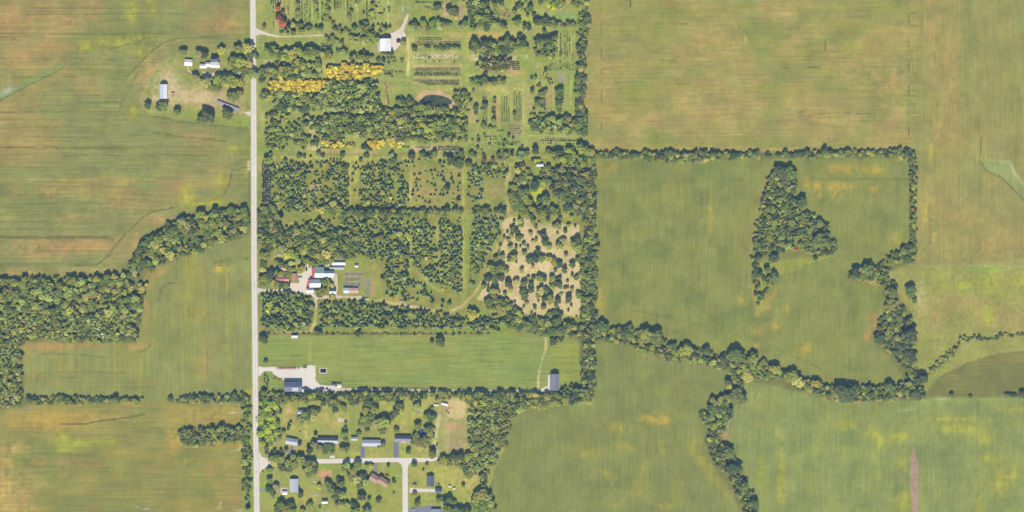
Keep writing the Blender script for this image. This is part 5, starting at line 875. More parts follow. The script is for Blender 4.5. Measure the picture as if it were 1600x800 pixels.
# triangular wood
TW = "leafy tree in the triangular wood inside the eastern field"
grow([(1203,270),(1225,264),(1241,269),(1244,300),(1252,322),(1215,330),(1186,330),(1194,302)],5.8,2.8,4.8,GR+DARK,TW+", narrow northern part",hk=1.9); grow([(1186,330),(1252,322),(1290,352),(1308,386),(1304,398),(1275,400),(1250,390),(1215,392),(1178,392),(1176,372)],6.0,2.8,4.8,PALE[:2]+GR+DARK+PURP[3:],TW+", broad southern part",hk=1.5,gapN=NE,gap=-.8)
Z(1160,250,3.2,[(385,405,44,"big dark round tree in the east corner of the triangular wood"),(290,210,26,"dark tree bulging east from the triangular wood"),(235,65,34,"dark tree at the north east tip of the triangular wood"),(190,60,34,"dark tree at the north tip of the triangular wood"),(140,442,16,"small dark round tree near the wood's west side, left of its twin"),(176,445,16,"small dark round tree near the wood's west side, right of its twin"),(150,488,26,"dark bush at the bottom of the triangular wood"),(65,548,14,"small tree in the pale clearing near the field edge"),(78,572,16,"second small tree in the pale clearing"),(118,546,16,"purplish small tree in the pale clearing"),(155,590,26,"dark tree at the top of the wedge below the triangular wood"),(75,490,16,"dark bush at the wood's west edge above the clearing"),(362,490,12,"small bush on the wood's southern margin")],'broad',DARK,"")
grow([(1175,432),(1195,430),(1212,434),(1208,446),(1192,462),(1184,480),(1178,470)],5.8,2.6,4.2,DARK+GR,"small tree in the wedge of scrub below the triangular wood",keep=.8); grow([(1178,386),(1215,392),(1215,406),(1178,404)],6,2.4,3.6,GR,"scrubby bush at the southern foot of the triangular wood",shape='bush',name='bush',cat='bush',keep=.6); grow([(1225,385),(1255,385),(1255,390),(1225,392)],4,1.6,2.4,[(150,104,84)],"reddish scrub bush in the triangular wood",shape='bush',name='bush',cat='bush')
grow([(1172,396),(1186,400),(1184,416),(1188,432),(1174,434)],4.6,2.0,3.4,GR+DARK,"small tree joining the triangular wood to its tail wedge",keep=.8)
grow([(1360,436),(1384,430),(1402,446),(1400,458),(1384,450),(1370,444)],5.0,2.2,3.6,GR+DARK,"small streamside tree between the woodland point and the creek wood",keep=.85)
# creek wood by the meadow
grow([(1320,432),(1335,420),(1360,413),(1390,401),(1400,405),(1390,424),(1382,436),(1345,438)],6.0,2.8,4.6,GR+DARK,"leafy tree in the point of woodland west of the meadow",keep=.85); grow([(1380,446),(1394,450),(1402,472),(1420,492),(1428,530),(1430,570),(1436,598),(1416,590),(1405,570),(1392,552),(1366,528),(1374,500),(1384,480)],6.0,2.6,4.8,DARK+GR+PURP[3:],"tree in the creek wood on the meadow's west side",keep=.95)
Z(1280,370,2.963,[(417,246,27,"large dark tree standing apart at the meadow's west edge"),(436,292,12,"smaller dark tree just south of the large meadow edge tree"),(330,252,26,"dark tree at the top of the creek wood"),(410,450,34,"dark round tree in the middle of the creek wood"),(275,470,26,"dark tree at the west bulge of the creek wood"),(410,545,28,"dark tree in the lower creek wood"),(320,690,20,"round dark tree below the creek wood"),(438,730,24,"round dark tree at the creek wood's foot"),(220,148,28,"dark tree on the north edge of the woodland point"),(163,153,18,"round dark tree at the tip of the woodland point"),(400,105,20,"dark tree near the end of the field hedge"),(470,655,24,"dark tree beside the muddy creek bend")],'broad',DARK,"")
for pts, w in (([(1445,585),(1458,572),(1474,555),(1490,542),(1496,545),(1486,560),(1466,578)],0),): grow(pts,4.0,2.0,3.2,GR+PALE[:1],"streamside bush along the narrow meadow creek",shape='bush',name='bush',cat='bush')
for x, y, r_ in ((1500,530,3.4),(1506,527,3),(1512,534,3.2),(1522,526,3),(1530,526,2.6),(1540,531,2.8),(1548,530,2.6),(1556,527,2.6),(1562,523,3),(1570,523,3),(1580,525,2.6),(1590,522,3),(1597,523,3),(1518,531,2.6),(1533,532,2.4)): tree('bush',x,y,r_,tint(DARK+GR),"streamside bush along the meandering creek at the right edge",None,'bush','bush')
for (x0,y0),(x1,y1) in zip([(1495,545),(1499,534),(1508,529),(1520,529),(1530,528),(1542,533),(1556,529),(1568,524),(1582,525)],[(1499,534),(1508,529),(1520,529),(1530,528),(1542,533),(1556,529),(1568,524),(1582,525),(1606,523)]):
    for k in range(4): tree('bush', x0+(x1-x0)*k/4+random.uniform(-1,1), y0+(y1-y0)*k/4+random.uniform(-1.2,1.2), random.uniform(1.6,2.8), tint(GR+DARK), "streamside bush along the meandering creek at the right edge", None, 'bush', 'bush')
for x, y in ((1441,592),(1446,590),(1438,606),(1432,612)): tree('broad',x,y,3.4,tint(DARK),"tree at the junction of the two creeks",None)
# house lots
grow([(404,627),(420,624),(432,630),(436,660),(436,690),(412,697),(404,690)],6.6,3.8,5.8,[(132,142,64),(122,136,62),(112,128,60)],"bright leafy tree in the grove between the road and the first house",hk=1.8)
Z(380,610,8,[(460,270,22),(500,520,28),(700,350,44),(760,290,44),(820,270,44),(880,260,48),(930,245,34),(800,330,48),(870,330,48),(720,380,36),(1000,155,35),(1100,155,45),(1180,160,40),(1250,220,45),(1150,230,45),(1200,180,30),(1255,545,45),(1270,590,40),(1240,740,50),(1290,715,36),(900,545,22),(700,665,28),(880,670,45),(950,700,50),(1040,690,50),(820,750,45),(1100,690,42),(1020,745,50),(1110,750,36),(285,715,30),(290,770,28),(390,755,22),(470,750,24),(530,750,28),(710,520,10),(1280,400,18),(1275,465,22),(570,440,24),(560,480,22),(590,400,18),(1440,530,30),(1540,495,22)],'broad',GR+DARK,"leafy garden tree around the first two houses")
Z(560,610,6.667,[(70,210,42),(160,195,46),(60,290,46),(30,340,40),(120,260,50),(170,330,50),(250,330,64),(300,330,40),(240,400,50),(40,380,30),(100,330,45),(90,415,24),(390,415,30),(420,160,46),(390,220,40),(440,210,40),(605,165,46),(600,210,36),(765,180,20),(735,272,52),(700,280,36),(780,270,34),(600,450,50),(600,490,44),(720,400,44),(735,450,38),(640,540,54),(700,520,60),(580,520,40),(740,500,44),(640,580,46),(780,400,24),(520,630,26),(765,650,42),(250,560,32),(210,570,22),(880,715,42),(1000,690,42),(1060,690,42),(1130,690,40),(610,370,40),(350,270,34)],'broad',GR+DARK,"leafy garden tree near the two eastern houses")
Z(380,690,7.273,[(320,185,42),(380,190,46),(430,190,42),(340,235,42),(400,235,42),(560,170,42),(640,190,46),(500,235,46),(580,245,52),(440,290,42),(520,295,46),(640,250,42),(720,235,42),(790,235,42),(740,290,50),(800,300,46),(740,360,42),(800,350,36),(690,330,30)],'broad',GR+DARK,"leafy tree overhanging the west end of the side lane")
Z(380,690,7.273,[(300,320,40),(295,430,36),(280,535,36),(370,510,42),(320,560,42),(340,600,32),(430,720,56),(400,770,52),(540,705,38),(480,760,54),(560,780,40),(650,600,32),(750,720,42),(670,785,38),(960,480,50),(1080,430,28),(1100,470,44),(1000,550,50),(1060,560,50),(1130,600,40),(1040,620,40),(860,510,30),(870,745,14),(220,340,10)],'broad',DARK+GR,"garden tree near the light grey roofed house south of the lane")
Z(380,690,7.273,[(1170,260,42),(1150,300,34),(1290,265,54),(1240,330,46),(1230,390,52),(1290,420,62),(1350,400,54),(1320,480,46),(1380,450,42),(1400,270,28),(1450,270,28),(1340,620,52),(1430,650,24),(1530,670,28),(1060,705,28),(1120,710,32),(1180,710,32),(1250,705,36),(1270,785,46),(1400,785,50),(1390,405,26)],'broad',GR+PALE[:2]+DARK,"garden tree near the brown roofed house south of the lane")
Z(580,690,7.273,[(190,278,20,"small round shrub on the corner lawn"),(415,105,28,"dark small tree on the lawn north of the lane junction"),(485,255,30,"tree on the corner lot right at the lane junction"),(630,255,20,"bush at the end of the lane"),(590,320,14,"tiny shrub north of the blue grey house"),(250,440,18,"small shrub beside the cross street"),(258,475,20,"second shrub beside the cross street"),(255,580,12,"tiny shrub on the lawn west of the cross street"),(85,665,30,"small dark tree beside a white post on the southern lawn"),(185,465,22,"bluish shrub at the east end of the brown roof"),(490,500,26,"small tree north of the concrete drive"),(490,585,30,"small tree south of the concrete drive"),(765,490,10,"shrub behind the garage"),(1040,500,22,"small round tree on the open back lawn"),(520,700,38,"dark tree on the lawn near the bottom"),(765,660,36,"dark tree in the short row, west one"),(830,665,36,"dark tree in the short row, second one"),(885,655,38,"dark tree in the short row, third one"),(940,685,30,"dark tree in the short row, east one"),(1240,600,80,"great dark tree at the field edge"),(690,150,40,"dark tree hiding the end of the lane")],'broad',DARK+GR,"")
Z(580,690,7.273,[(1070,320,42),(1130,320,46),(1110,370,46),(1170,335,36)],'broad',GR+DARK,"tree in the low clump east of the open back lawn"); Z(580,690,7.273,[(1180,680,56),(1300,620,60),(1260,710,70),(1340,690,52),(1200,765,60),(1300,790,60),(1380,760,40),(1160,720,40)],'broad',GR+PALE[:2]+PURP[3:],"large tree in the clump at the bottom beside the field"); Z(580,690,7.273,[(860,780,56),(940,775,50),(1000,785,46),(1080,790,50)],'broad',DARK+GR,"dark tree along the bottom east of the asphalt drive")
grow([(733,630),(742,624),(840,624),(796,656),(793,690),(780,714),(772,728),(740,733),(700,726),(668,722),(690,716),(733,712),(732,660)],5.6,2.8,4.6,GR+PALE[:2]+PURP[3:]+LIME[:1],"leafy tree in the wood east of the house lots",hk=1.9,gapN=NE,gap=-1.0)
grow([(750,735),(768,732),(764,745),(754,764),(748,758)],5,2.2,3.6,GR,"scrubby tree on the field edge east of the lots",keep=.8); grow([(760,618),(905,614),(925,620),(925,630),(880,634),(830,637),(790,640)],6,3,4.6,GR+LIME[:1],"leafy tree in the belt south of the hay field",keep=.4)

# ---- realise: up to 300 individuals of each sort (largest in view), the rest as joined real geometry
KIND = (('garden tree', 'garden_tree'), ('red-roofed house', 'garden_tree'), ('side lane', 'garden_tree'), ('belt', 'windbreak_tree'), ('sandy ground', 'shade_tree'), ('hedge', 'hedgerow_tree'), ('creek', 'streamside_tree'), ('side branch', 'streamside_tree'),
        ('wood', 'woodland_tree'), ('windbreak', 'windbreak_tree'), ('belt', 'windbreak_tree'), ('line dividing', 'windbreak_tree'), ('among the conifers', 'understorey_tree'), ('plantation', 'plantation_tree'))
for t in TREES:
    if t['name'] == 'broadleaf_tree':
        for key, nm in KIND:
            if key in t['label']: t['name'] = nm; break
bynm = {}
for t in TREES: bynm.setdefault(t['name'], []).append(t)
LABN = {}
for t in TREES: LABN.setdefault(t['label'], []).append(t)
rest = {}; chosen = []
for nm, L in bynm.items():
    L.sort(key=lambda t: (not (t['solo'] and len(LABN[t['label']]) == 1), -t['r'] - (99 if t['solo'] else 0)))
    chosen += L[:298]; tail = {}
    for t in L[298:]: tail.setdefault(t['label'], []).append(t)
    for lb, T_ in tail.items():
        if len(T_) <= 3: chosen += T_
        else: rest[(nm, lb)] = T_
picked = {}
for t in chosen: picked.setdefault(t['label'], []).append(t)
def where_in(t, xs, ys, many=0):
    """which part of its plot a tree stands in, in words"""
    w, h = max(xs) - min(xs), max(ys) - min(ys); u = (t['x'] - min(xs))/max(w, 1); v = (t['y'] - min(ys))/max(h, 1)
    if max(w, h) < 9: return ''
    if w > 2.2*h or h > 2.2*w:
        q = u if w > h else v; n = 7 if max(w, h) > 60 else 5 if max(w, h) > 25 else 3; k = min(int(q*n), n - 1); a, b = ('west', 'east') if w > h else ('north', 'south')
        return {3: (a+' end', 'middle', b+' end'), 5: ('far %s end' % a, a+' half', 'middle', b+' half', 'far %s end' % b), 7: ('extreme %s end' % a, 'near %s end' % a, a+' of middle', 'middle', b+' of middle', 'near %s end' % b, 'extreme %s end' % b)}[n][k] + ('' if many < 26 else ((', north side', '', ', south side') if w > h else (', west side', '', ', east side'))[min(int((v if w > h else u)*3), 2)])
    if many > 34:
        i, j = min(int(u*5), 4), min(int(v*5), 4); A = ('north edge', 'north of centre', '', 'south of centre', 'south edge')[j]; B = ('west edge', 'west of centre', '', 'east of centre', 'east edge')[i]
        return (A + ', ' + B) if A and B else (A or B or 'very centre')
    i, j = min(int(u*3), 2), min(int(v*3), 2)
    return (('north west corner', 'north side', 'north east corner'), ('west side', 'centre', 'east side'), ('south west corner', 'south side', 'south east corner'))[j][i]
for lb, T_ in picked.items():
    if len(T_) < 2: T_[0]['final'] = lb; T_[0]['group'] = T_[0]['group'] if len(LABN[lb]) > 1 else None; continue
    xs = [t['x'] for t in LABN[lb]]; ys = [t['y'] for t in LABN[lb]]; rm = sorted(t['r'] for t in T_)[len(T_)//2]; tm = sorted(sum(t['c']) for t in T_)[len(T_)//2]; cell = {}
    for t in T_: cell.setdefault(where_in(t, xs, ys, len(T_)), []).append(t)
    for wh, Q in cell.items():
        Q.sort(key=lambda t: t['r'])
        for i, t in enumerate(Q):
            sz = ''; tn = ''
            if len(Q) > 1:
                sz = 'largest' if i == len(Q) - 1 else 'smallest' if i == 0 else 'bigger' if t['r'] > rm*1.12 else 'smaller' if t['r'] < rm*.88 else 'mid-sized'
                if 0 < i < len(Q) - 1: tn = 'paler' if sum(t['c']) > tm*1.05 else 'darker' if sum(t['c']) < tm*.95 else ''
            body = lb
            for wd in ('smaller ', 'small ', 'large ', 'larger ', 'dark ', 'tall '):
                if (sz or tn) and body.startswith(wd): body = body[len(wd):]
            s_ = ' '.join(x for x in (sz, tn, body) if x); s2 = s_ + (', ' + wh if wh else '')
            if len(s2.split()) > 16: s2 = ' '.join(x for x in (sz, body) if x) + (', ' + wh if wh else '')
            if len(s2.split()) > 16: s2 = s_
            if len(s2.split()) > 16: s2 = lb
            t['final'] = s2
def place(t):
    if t['name'] == 'nursery_shrub' or t['r'] < 1.3:
        o = link(t['name'], MESHES['bush'][random.randrange(3)]); R_ = t['r']*M
        o.location = (wx(t['x']), wy(t['y']), R_*.75 + .05); o.scale = (R_, R_, R_*1.1); o.rotation_euler = (0, 0, random.uniform(0, 6.28)); o.color = (*alb(*t['c']), 1)
        return setp(o, t['final'], t['cat'], t['group'])
    e = link(t['name'], None); e.location = (wx(t['x']), wy(t['y']), .03); e.rotation_euler = (0, 0, random.uniform(0, 6.28)); e.empty_display_size = .5
    setp(e, t['final'], t['cat'], t['group'])
    R_, h = t['r']*M, t['h']; c = link('crown', MESHES[t['shape']][random.randrange(len(MESHES[t['shape']]))], e)
    if t['shape'] == 'con': c.scale = (R_*1.05, R_*1.05, h)
    else: rz = h*.40; c.scale = (R_*random.uniform(.95, 1.15), R_*random.uniform(.85, 1.05), rz); c.location = (0, 0, h - rz*.98)
    c.color = (*alb(*t['c']), 1); k = link('trunk', CTM if t['shape'] == 'con' else TRUNKS[random.randrange(3)], e); k.scale = (h*.9, h*.9, h)
    return e
for t in chosen: place(t)
TBAR = MB().bar((0,0,0), (0,0,1), 1, 4, .6); TV, TF = np.array(TBAR.v), np.array([f for f in TBAR.f if len(f) == 4]); TF = np.vstack([TF[:, [0,1,2]], TF[:, [0,2,3]]])
BARKC = alb(96, 84, 70)
def mass(nm, label, L):
    V = []; F = []; C = []; n = 0
    for t in L:
        small = t['name'] == 'nursery_shrub'; src = TINY['bush'] if small else LO['small' if t['shape'] == 'broad' and t['r'] < 4.7 else t['shape']]
        v, f = src[random.randrange(len(src))]; R_, h = t['r']*M, t['h']; a = random.uniform(0, 6.28); ca, sa = math.cos(a), math.sin(a)
        if small: s = np.array([R_, R_, R_*1.1]); z0 = R_*.75
        elif t['shape'] == 'con': s = np.array([R_*1.05, R_*1.05, h]); z0 = 0
        else: s = np.array([R_*1.03, R_, h*.40]); z0 = h*.61
        q = v*s; q = np.stack([q[:, 0]*ca - q[:, 1]*sa + wx(t['x']), q[:, 0]*sa + q[:, 1]*ca + wy(t['y']), q[:, 2] + z0 + .04], 1)
        V.append(q); F.append(f + n); n += len(q); C.append(np.tile(alb(*t['c'])*random.uniform(.92, 1.08), (len(q), 1)))
        if not small:
            q = TV*np.array([h*.035, h*.035, h*.6]) + np.array([wx(t['x']), wy(t['y']), 0.0]); V.append(q); F.append(TF + n); n += len(q); C.append(np.tile(BARKC, (len(q), 1)))
    V = np.vstack(V).astype(np.float32); F = np.vstack(F).astype(np.int32); C = np.vstack(C)
    me = bpy.data.meshes.new(nm); me.vertices.add(len(V)); me.vertices.foreach_set('co', V.ravel()); me.loops.add(F.size); me.loops.foreach_set('vertex_index', F.ravel())
    me.polygons.add(len(F)); me.polygons.foreach_set('loop_start', np.arange(len(F), dtype=np.int32)*3); me.update(calc_edges=True); me.validate()
    tone_attr(me, C); o = link(nm, me, None, MT['canopy'])
    return setp(o, label, {'conifer_stand': 'conifers', 'nursery_shrubs': 'shrubs', 'bushes': 'bushes'}.get(nm, 'trees'), None, 'stuff')
def plural(s):
    for a, b in ((' tree ', ' trees '), (' conifer ', ' conifers '), (' shrub ', ' shrubs '), (' bush ', ' bushes '), (' spruce ', ' spruces ')):
        if a in s: return s.replace(a, b, 1)
    return s
for (nm, label), L in rest.items():
    mass({'conifer_tree': 'conifer_stand', 'nursery_shrub': 'nursery_shrubs', 'bush': 'bushes'}.get(nm, nm.replace('_tree', '_tree_stand')), plural('many ' + label), L)
# ------------------------------------------------------------ buildings
def at(name, cx, cy, rot, label, cat, group=None, z=0.03):
    e = link(name, None); e.location = (wx(cx), wy(cy), z); e.rotation_euler = (0, 0, R(rot)); e.empty_display_size = 1
    return setp(e, label, cat, group)
def gable(name, cx, cy, w, d, hw, rise, roof, wall, label, cat='building', rot=0, ridge='x', over=.35, z=0.03, parent=None, asym=0.0, door='s', win=2, chimney=False, vent=False, off=(0, 0), opening=False):
    """gabled building; w, d in pixels east-west and north-south; asym shifts the ridge towards +y (px)"""
    e = parent or at(name, cx, cy, rot, label, cat, None, z)
    w *= M; d *= M; asym *= M; ox, oy = off[0]*M, off[1]*M
    if ridge == 'y': w, d = d, w
    a, b = w/2 - over, d/2 - over
    T = (lambda p: (p[0] + ox, p[1] + oy, p[2])) if ridge == 'x' else (lambda p: (-p[1] + ox, p[0] + oy, p[2]))
    def put(nm, mb, mt, par=e): mb.v = [T(p) for p in mb.v]; return mb.obj(nm, par, MT[mt])
    zr = hw + rise
    wl = MB().add([(-a,-b,0),(a,-b,0),(a,b,0),(-a,b,0),(-a,-b,hw),(a,-b,hw),(a,b,hw),(-a,b,hw),(-a,asym,zr-.06),(a,asym,zr-.06)], [(0,1,5,4),(2,3,7,6),(1,2,6,9,5),(3,0,4,8,7),(0,3,2,1)])
    put('wall', wl, wall)
    for sgn in (-1, 1):
        y1 = sgn*d/2; run = abs(y1 - asym); slope = rise/(run - over) if run > over else 1; ze = zr - slope*run; t = .14
        A = [(-w/2,asym,zr),(w/2,asym,zr),(w/2,y1,ze),(-w/2,y1,ze)]; v = A + [(x, y, q+t) for x, y, q in A]
        f = [(0,1,2,3),(7,6,5,4),(0,4,5,1),(1,5,6,2),(2,6,7,3),(3,7,4,0)]
        if sgn > 0: f = [q[::-1] for q in f]
        put('roof', MB().add(v, f), roof if isinstance(roof, str) else roof[0 if sgn > 0 else 1])  # on east-west ridges a roof pair paints shade into the north slope's colour
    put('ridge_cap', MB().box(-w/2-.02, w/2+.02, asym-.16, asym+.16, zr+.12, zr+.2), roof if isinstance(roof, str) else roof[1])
    dw = 3.2 if cat in ('barn', 'shed', 'garage') and min(w, d) > 6 else .95; dh = min(hw*.85, 3.4 if dw > 1 else 2.0)
    dr = put('door', MB().box(-dw/2 + w*.12, dw/2 + w*.12, -b-.07, -b+.02, .02, dh), 'trim' if dw > 1 else 'door')
    put('handle', MB().box(w*.12 + dw*.3, w*.12 + dw*.3 + .14, -b-.12, -b-.075, dh*.45, dh*.45+.12), 'dark_metal', dr)
    for k in range(win):
        x = -a + (k + .7)*(2*a)/(win + .6)
        if abs(x - w*.12) < dw/2 + .8: x -= dw/2 + 1.0
        if x < -a + .6: continue
        for sg in (-1, 1):
            fr = put('window', MB().box(x-.55, x+.55, sg*b - .05, sg*b + .05, hw*.38, hw*.38 + 1.05), 'trim'); put('pane', MB().box(x-.46, x+.46, sg*(b+.06) - .015, sg*(b+.06) + .015, hw*.38+.09, hw*.38+.96), 'glass', fr)
    if chimney: put('chimney', MB().box(w*.22-.35, w*.22+.35, asym+.3, asym+.95, zr-1.2, zr+.8), 'pink_roof')
    if vent:
        for k in range(vent): put('roof_vent', MB().box(-w*.35 + k*w*.7/max(vent-1, 1) - .25, -w*.35 + k*w*.7/max(vent-1, 1) + .25, asym-.25, asym+.25, zr+.18, zr+.55), 'trim')
    return e
def boxpart(e, nm, x0, x1, y0, y1, z0, z1, mt, par=None):   # px in plan from the thing's base, metres in height
    return MB().box(x0*M, x1*M, y0*M, y1*M, z0, z1).obj(nm, par or e, MT[mt])
def hoop(name, cx, cy, w, d, h, film, label, n=7, rot=0, cat='greenhouse'):
    e = at(name, cx, cy, rot, label, cat); w *= M; d *= M; seg = 10; v = []; f = []
    for i in (0, 1):
        for k in range(seg + 1): an = math.pi*k/seg; v.append((-w/2 + i*w, -math.cos(an)*d/2, math.sin(an)*h))
    for k in range(seg): f.append((k, seg+1+k, seg+2+k, k+1))
    f += [tuple(range(seg, -1, -1)), tuple(range(seg+1, 2*seg+2))]
    MB().add(v, f).obj('cover', e, MT[film])
    for i in range(n):
        x = -w/2 + w*i/(n-1); b = MB(); pts = [(x, -math.cos(math.pi*k/8)*(d/2+.05), math.sin(math.pi*k/8)*(h+.05)) for k in range(9)]
        for p, q in zip(pts[:-1], pts[1:]): b.bar(p, q, .06, 4)
        b.obj('hoop', e, MT['silver_paint'])
    MB().box(w/2+.02, w/2+.08, -.7, .7, 0, 2.0).obj('door', e, MT['trim']); return e
G = gable
# farmstead
G('machine_shed',255.4,143.5,11.8,22.5,4.2,2.2,('blue_roof','white_roof'),'white_wall',"long white metal shed on the west side of the northwest farmstead",'shed',ridge='y',win=0,vent=3)
G('garage',294.3,98,12,10,2.7,1.6,'white_roof','white_wall',"small white garage at the end of the curved drive, northwest farmstead",'garage',rot=-4)
e = G('farmhouse',334.8,93.6,12,8.2,5.6,2.4,('dark_roof','dark_roof'),'white_wall',"white farmhouse with dark grey upper roof and low white wings",'house',chimney=True,win=3)
G('',0,0,14,9,3.2,1.3,'white_roof','white_wall','', parent=e, off=(1,-8.4), win=2); G('',0,0,9,7,2.9,1.2,'white_roof','white_wall','', parent=e, off=(-9.5,-7.6), win=1); G('',0,0,10.5,7,2.9,1.3,'white_roof','white_wall','', parent=e, off=(-17.6,-9.8), win=1)
boxpart(e,'deck',-5,3,-16.5,-13.4,.1,.5,'deck')
e = at('solar_array',355.8,165.4,-20.5,"long dark blue ground-mounted solar array beside the farm track",'solar panels')
for i in range(20):
    for j in (0, 1):
        x0 = (-18.3 + i*1.83)*M; ya, za = (-2.4 + j*2.42)*M, .7 + j*.85; yb, zb = ya + 2.32*M, za + .82
        x1 = x0 + 1.74*M; MB().add([(x0,ya,za),(x1,ya,za),(x1,yb,zb),(x0,yb,zb),(x0,ya,za-.05),(x1,ya,za-.05),(x1,yb,zb-.05),(x0,yb,zb-.05)],[(0,1,2,3),(7,6,5,4),(0,4,5,1),(1,5,6,2),(2,6,7,3),(3,7,4,0)]).obj('solar_panel', e, MT['solar'])
for i in range(6): MB().bar(((-17+i*6.8)*M,-1.2*M,0),((-17+i*6.8)*M,-1.2*M,1.0),.06).bar(((-17+i*6.8)*M,1.5*M,0),((-17+i*6.8)*M,1.5*M,1.9),.06).obj('post', e, MT['dark_metal'])
for j in (0, 1): MB().box(-18.3*M,18.3*M,(-1.3+j*2.7)*M,(-1.3+j*2.7)*M+.08,.98-.02+j*.86,1.04-.02+j*.86).obj('rail', e, MT['silver_paint'])
# nursery barn
e = G('nursery_barn',601.5,70.8,17.4,19.8,5.0,2.6,'white_roof','white_wall',"big white-roofed metal barn at the nursery track junction",'barn',ridge='y',win=0,vent=2)
boxpart(e,'lean_to',-12,-8.4,-9.6,9.6,0,2.4,'silver_paint')
G('hidden_shed',843,257.6,11,5,2.6,1.2,('blue_roof','white_roof'),'grey_wall',"little pale shed hidden among trees east of the plantation ride",'shed',win=1)
# nursery yard
e = G('red_barn',498.2,425.6,15,17,5.2,3.0,('teal_roof','blue_roof'),'red_wall',"large red-sided barn with grey green roof, biggest building in the nursery yard",'barn',asym=-1.2,win=1,vent=2)
boxpart(e,'lean_to',-11,-7.2,-7.6,7.2,0,3.1,'red_sheet')
G('',0,0,15.6,11,4.0,2.2,('teal_roof','blue_roof'),'grey_wall','',parent=e,off=(14.9,-2.6),asym=1.2,win=2)
e = G('white_roofed_barn',491.5,442.8,17.5,12.6,4.6,2.6,('light_roof','white_roof'),'red_wall',"red-walled barn with pale roof, second largest in the nursery yard",'barn',win=1,vent=2); boxpart(e,'lean_to',-10.4,-8.6,-5.6,5.6,0,2.6,'red_sheet')
G('small_shed',484.5,453.8,11.5,6.6,2.8,1.2,('light_roof','white_roof'),'white_wall',"low white shed tucked south of the pale-roofed red barn",'shed',win=1)
G('small_shed',519.3,455.2,10.2,8.4,2.7,1.5,('dark_roof','blue_roof'),'white_wall',"small pale blue roofed shed near the nursery courtyard garden",'shed',win=1)
e = G('open_shed',540.4,453.9,8.4,8.6,2.8,1.0,'blue_roof','white_wall',"long low shed with pale blue west end and rusty east part",'shed',win=0); G('',0,0,15,8.2,2.5,.9,'pink_roof','tan_wall','',parent=e,off=(11.8,0),win=1)
hoop('greenhouse',529,411.2,20.6,6.4,3.0,'poly_film',"bright white hoop greenhouse north of the red-sided barn"); hoop('greenhouse',526,418.6,23,5.2,2.4,'old_film',"dull grey hoop greenhouse just south of the bright white one")
G('garden_shed',556.6,415.6,5.8,3.9,2.2,.8,'white_roof','white_wall',"tiny white shed alone on the grass northeast of the greenhouses",'shed',win=0)
G('red_roofed_house',440.6,436.4,21,9.6,3.2,2.0,'red_roof','tan_wall',"red-roofed house among trees west of the nursery yard",'house',rot=2,chimney=True,win=3); G('red_roofed_shed',459.8,433.5,7.6,12.4,3.0,1.6,'red_roof','red_wall',"narrow red-roofed shed at the yard's west edge",'shed',ridge='y',win=0)
G('garden_house',443,419,9,7,2.6,1.2,'pink_roof','tan_wall',"small building with faded red roof north of the red-roofed house",'shed',rot=-12,win=1)
# nursery beds
def bed(cx, cy, w, d, label, cs, rows, name='nursery_bed', border=True, vertical=False, film=None):
    e = at(name, cx, cy, 0, label, 'plant bed', z=.09); W_, D_ = w*M, d*M; MB().box(-W_/2,W_/2,-D_/2,D_/2,0,.06).obj('bed_cover', e, MT[film or 'shade'])
    if border:
        for s in (-1, 1): MB().box(-W_/2-.3,W_/2+.3,s*(D_/2+.2)-.2,s*(D_/2+.2)+.2,0,.28).obj('edging_board', e, MT['timber'])
        for k in range(4):
            for s in (-1, 1): MB().box(s*(W_/2+.5)-.4, s*(W_/2+.5)+.4, -D_/2+D_*k/3-.25, -D_/2+D_*k/3+.25, 0, .5).obj('end_post', e, MT['timber'])
    V=[];F=[];C=[];n=0; g=np.random.default_rng(int(cx*10+cy)); L,B=(D_,W_) if vertical else (W_,D_)
    for r_ in range(rows):
        yy = -B/2 + B*(r_+.5)/rows
        for x in np.arange(-L/2+.4, L/2-.3, .75):
            if g.random()<.12: continue
            s=g.uniform(.26,.46); v,f=TINY['bush'][g.integers(3)]; p=(yy,x) if vertical else (x,yy); V.append(v*s+np.array([p[0]+g.uniform(-.1,.1),p[1]+g.uniform(-.1,.1),.06+s*.8])); F.append(f+n); n+=12; C.append(np.tile(alb(*cs[g.integers(len(cs))])*g.uniform(.8,1.2),(12,1)))
    me=mesh('potted_plants',np.vstack(V).tolist(),np.vstack(F).tolist()); tone_attr(me,np.vstack(C)); o=link('potted_plants',me,e,MT['canopy']); o['kind']='stuff'; return e
MIX=[(140,144,108),(160,148,122),(116,128,92),(176,168,136)]
bed(553.5,428.6,29,4.6,"northernmost framed bed of the three east of the courtyard",MIX,5); bed(552,436.8,26,4.6,"olive framed bed, middle of the three east of the courtyard",[(150,150,70),(132,136,64),(110,118,60)],5); bed(550.6,445,27,5.4,"greyest framed bed, southernmost of the three east of the courtyard",[(134,140,130),(116,126,100),(160,160,144)],6)
bed(531,397.4,20,3.2,"narrow bed at the top of the greenhouse rows",MIX+[(206,170,160)],3,border=False); bed(531,403,20,4.2,"wider grey bed between the narrow one and the bright greenhouse",MIX,4,border=False)
bed(574.5,448.5,7,28,"western striped bed with dark green plants running north to south",[(118,130,98),(138,140,106),(164,154,124)],5,vertical=True,border=False); bed(583.2,447,7.4,33,"eastern striped bed with straw coloured strips running north to south",[(176,160,116),(150,140,96),(130,126,86)],4,vertical=True,border=False,film='bale')
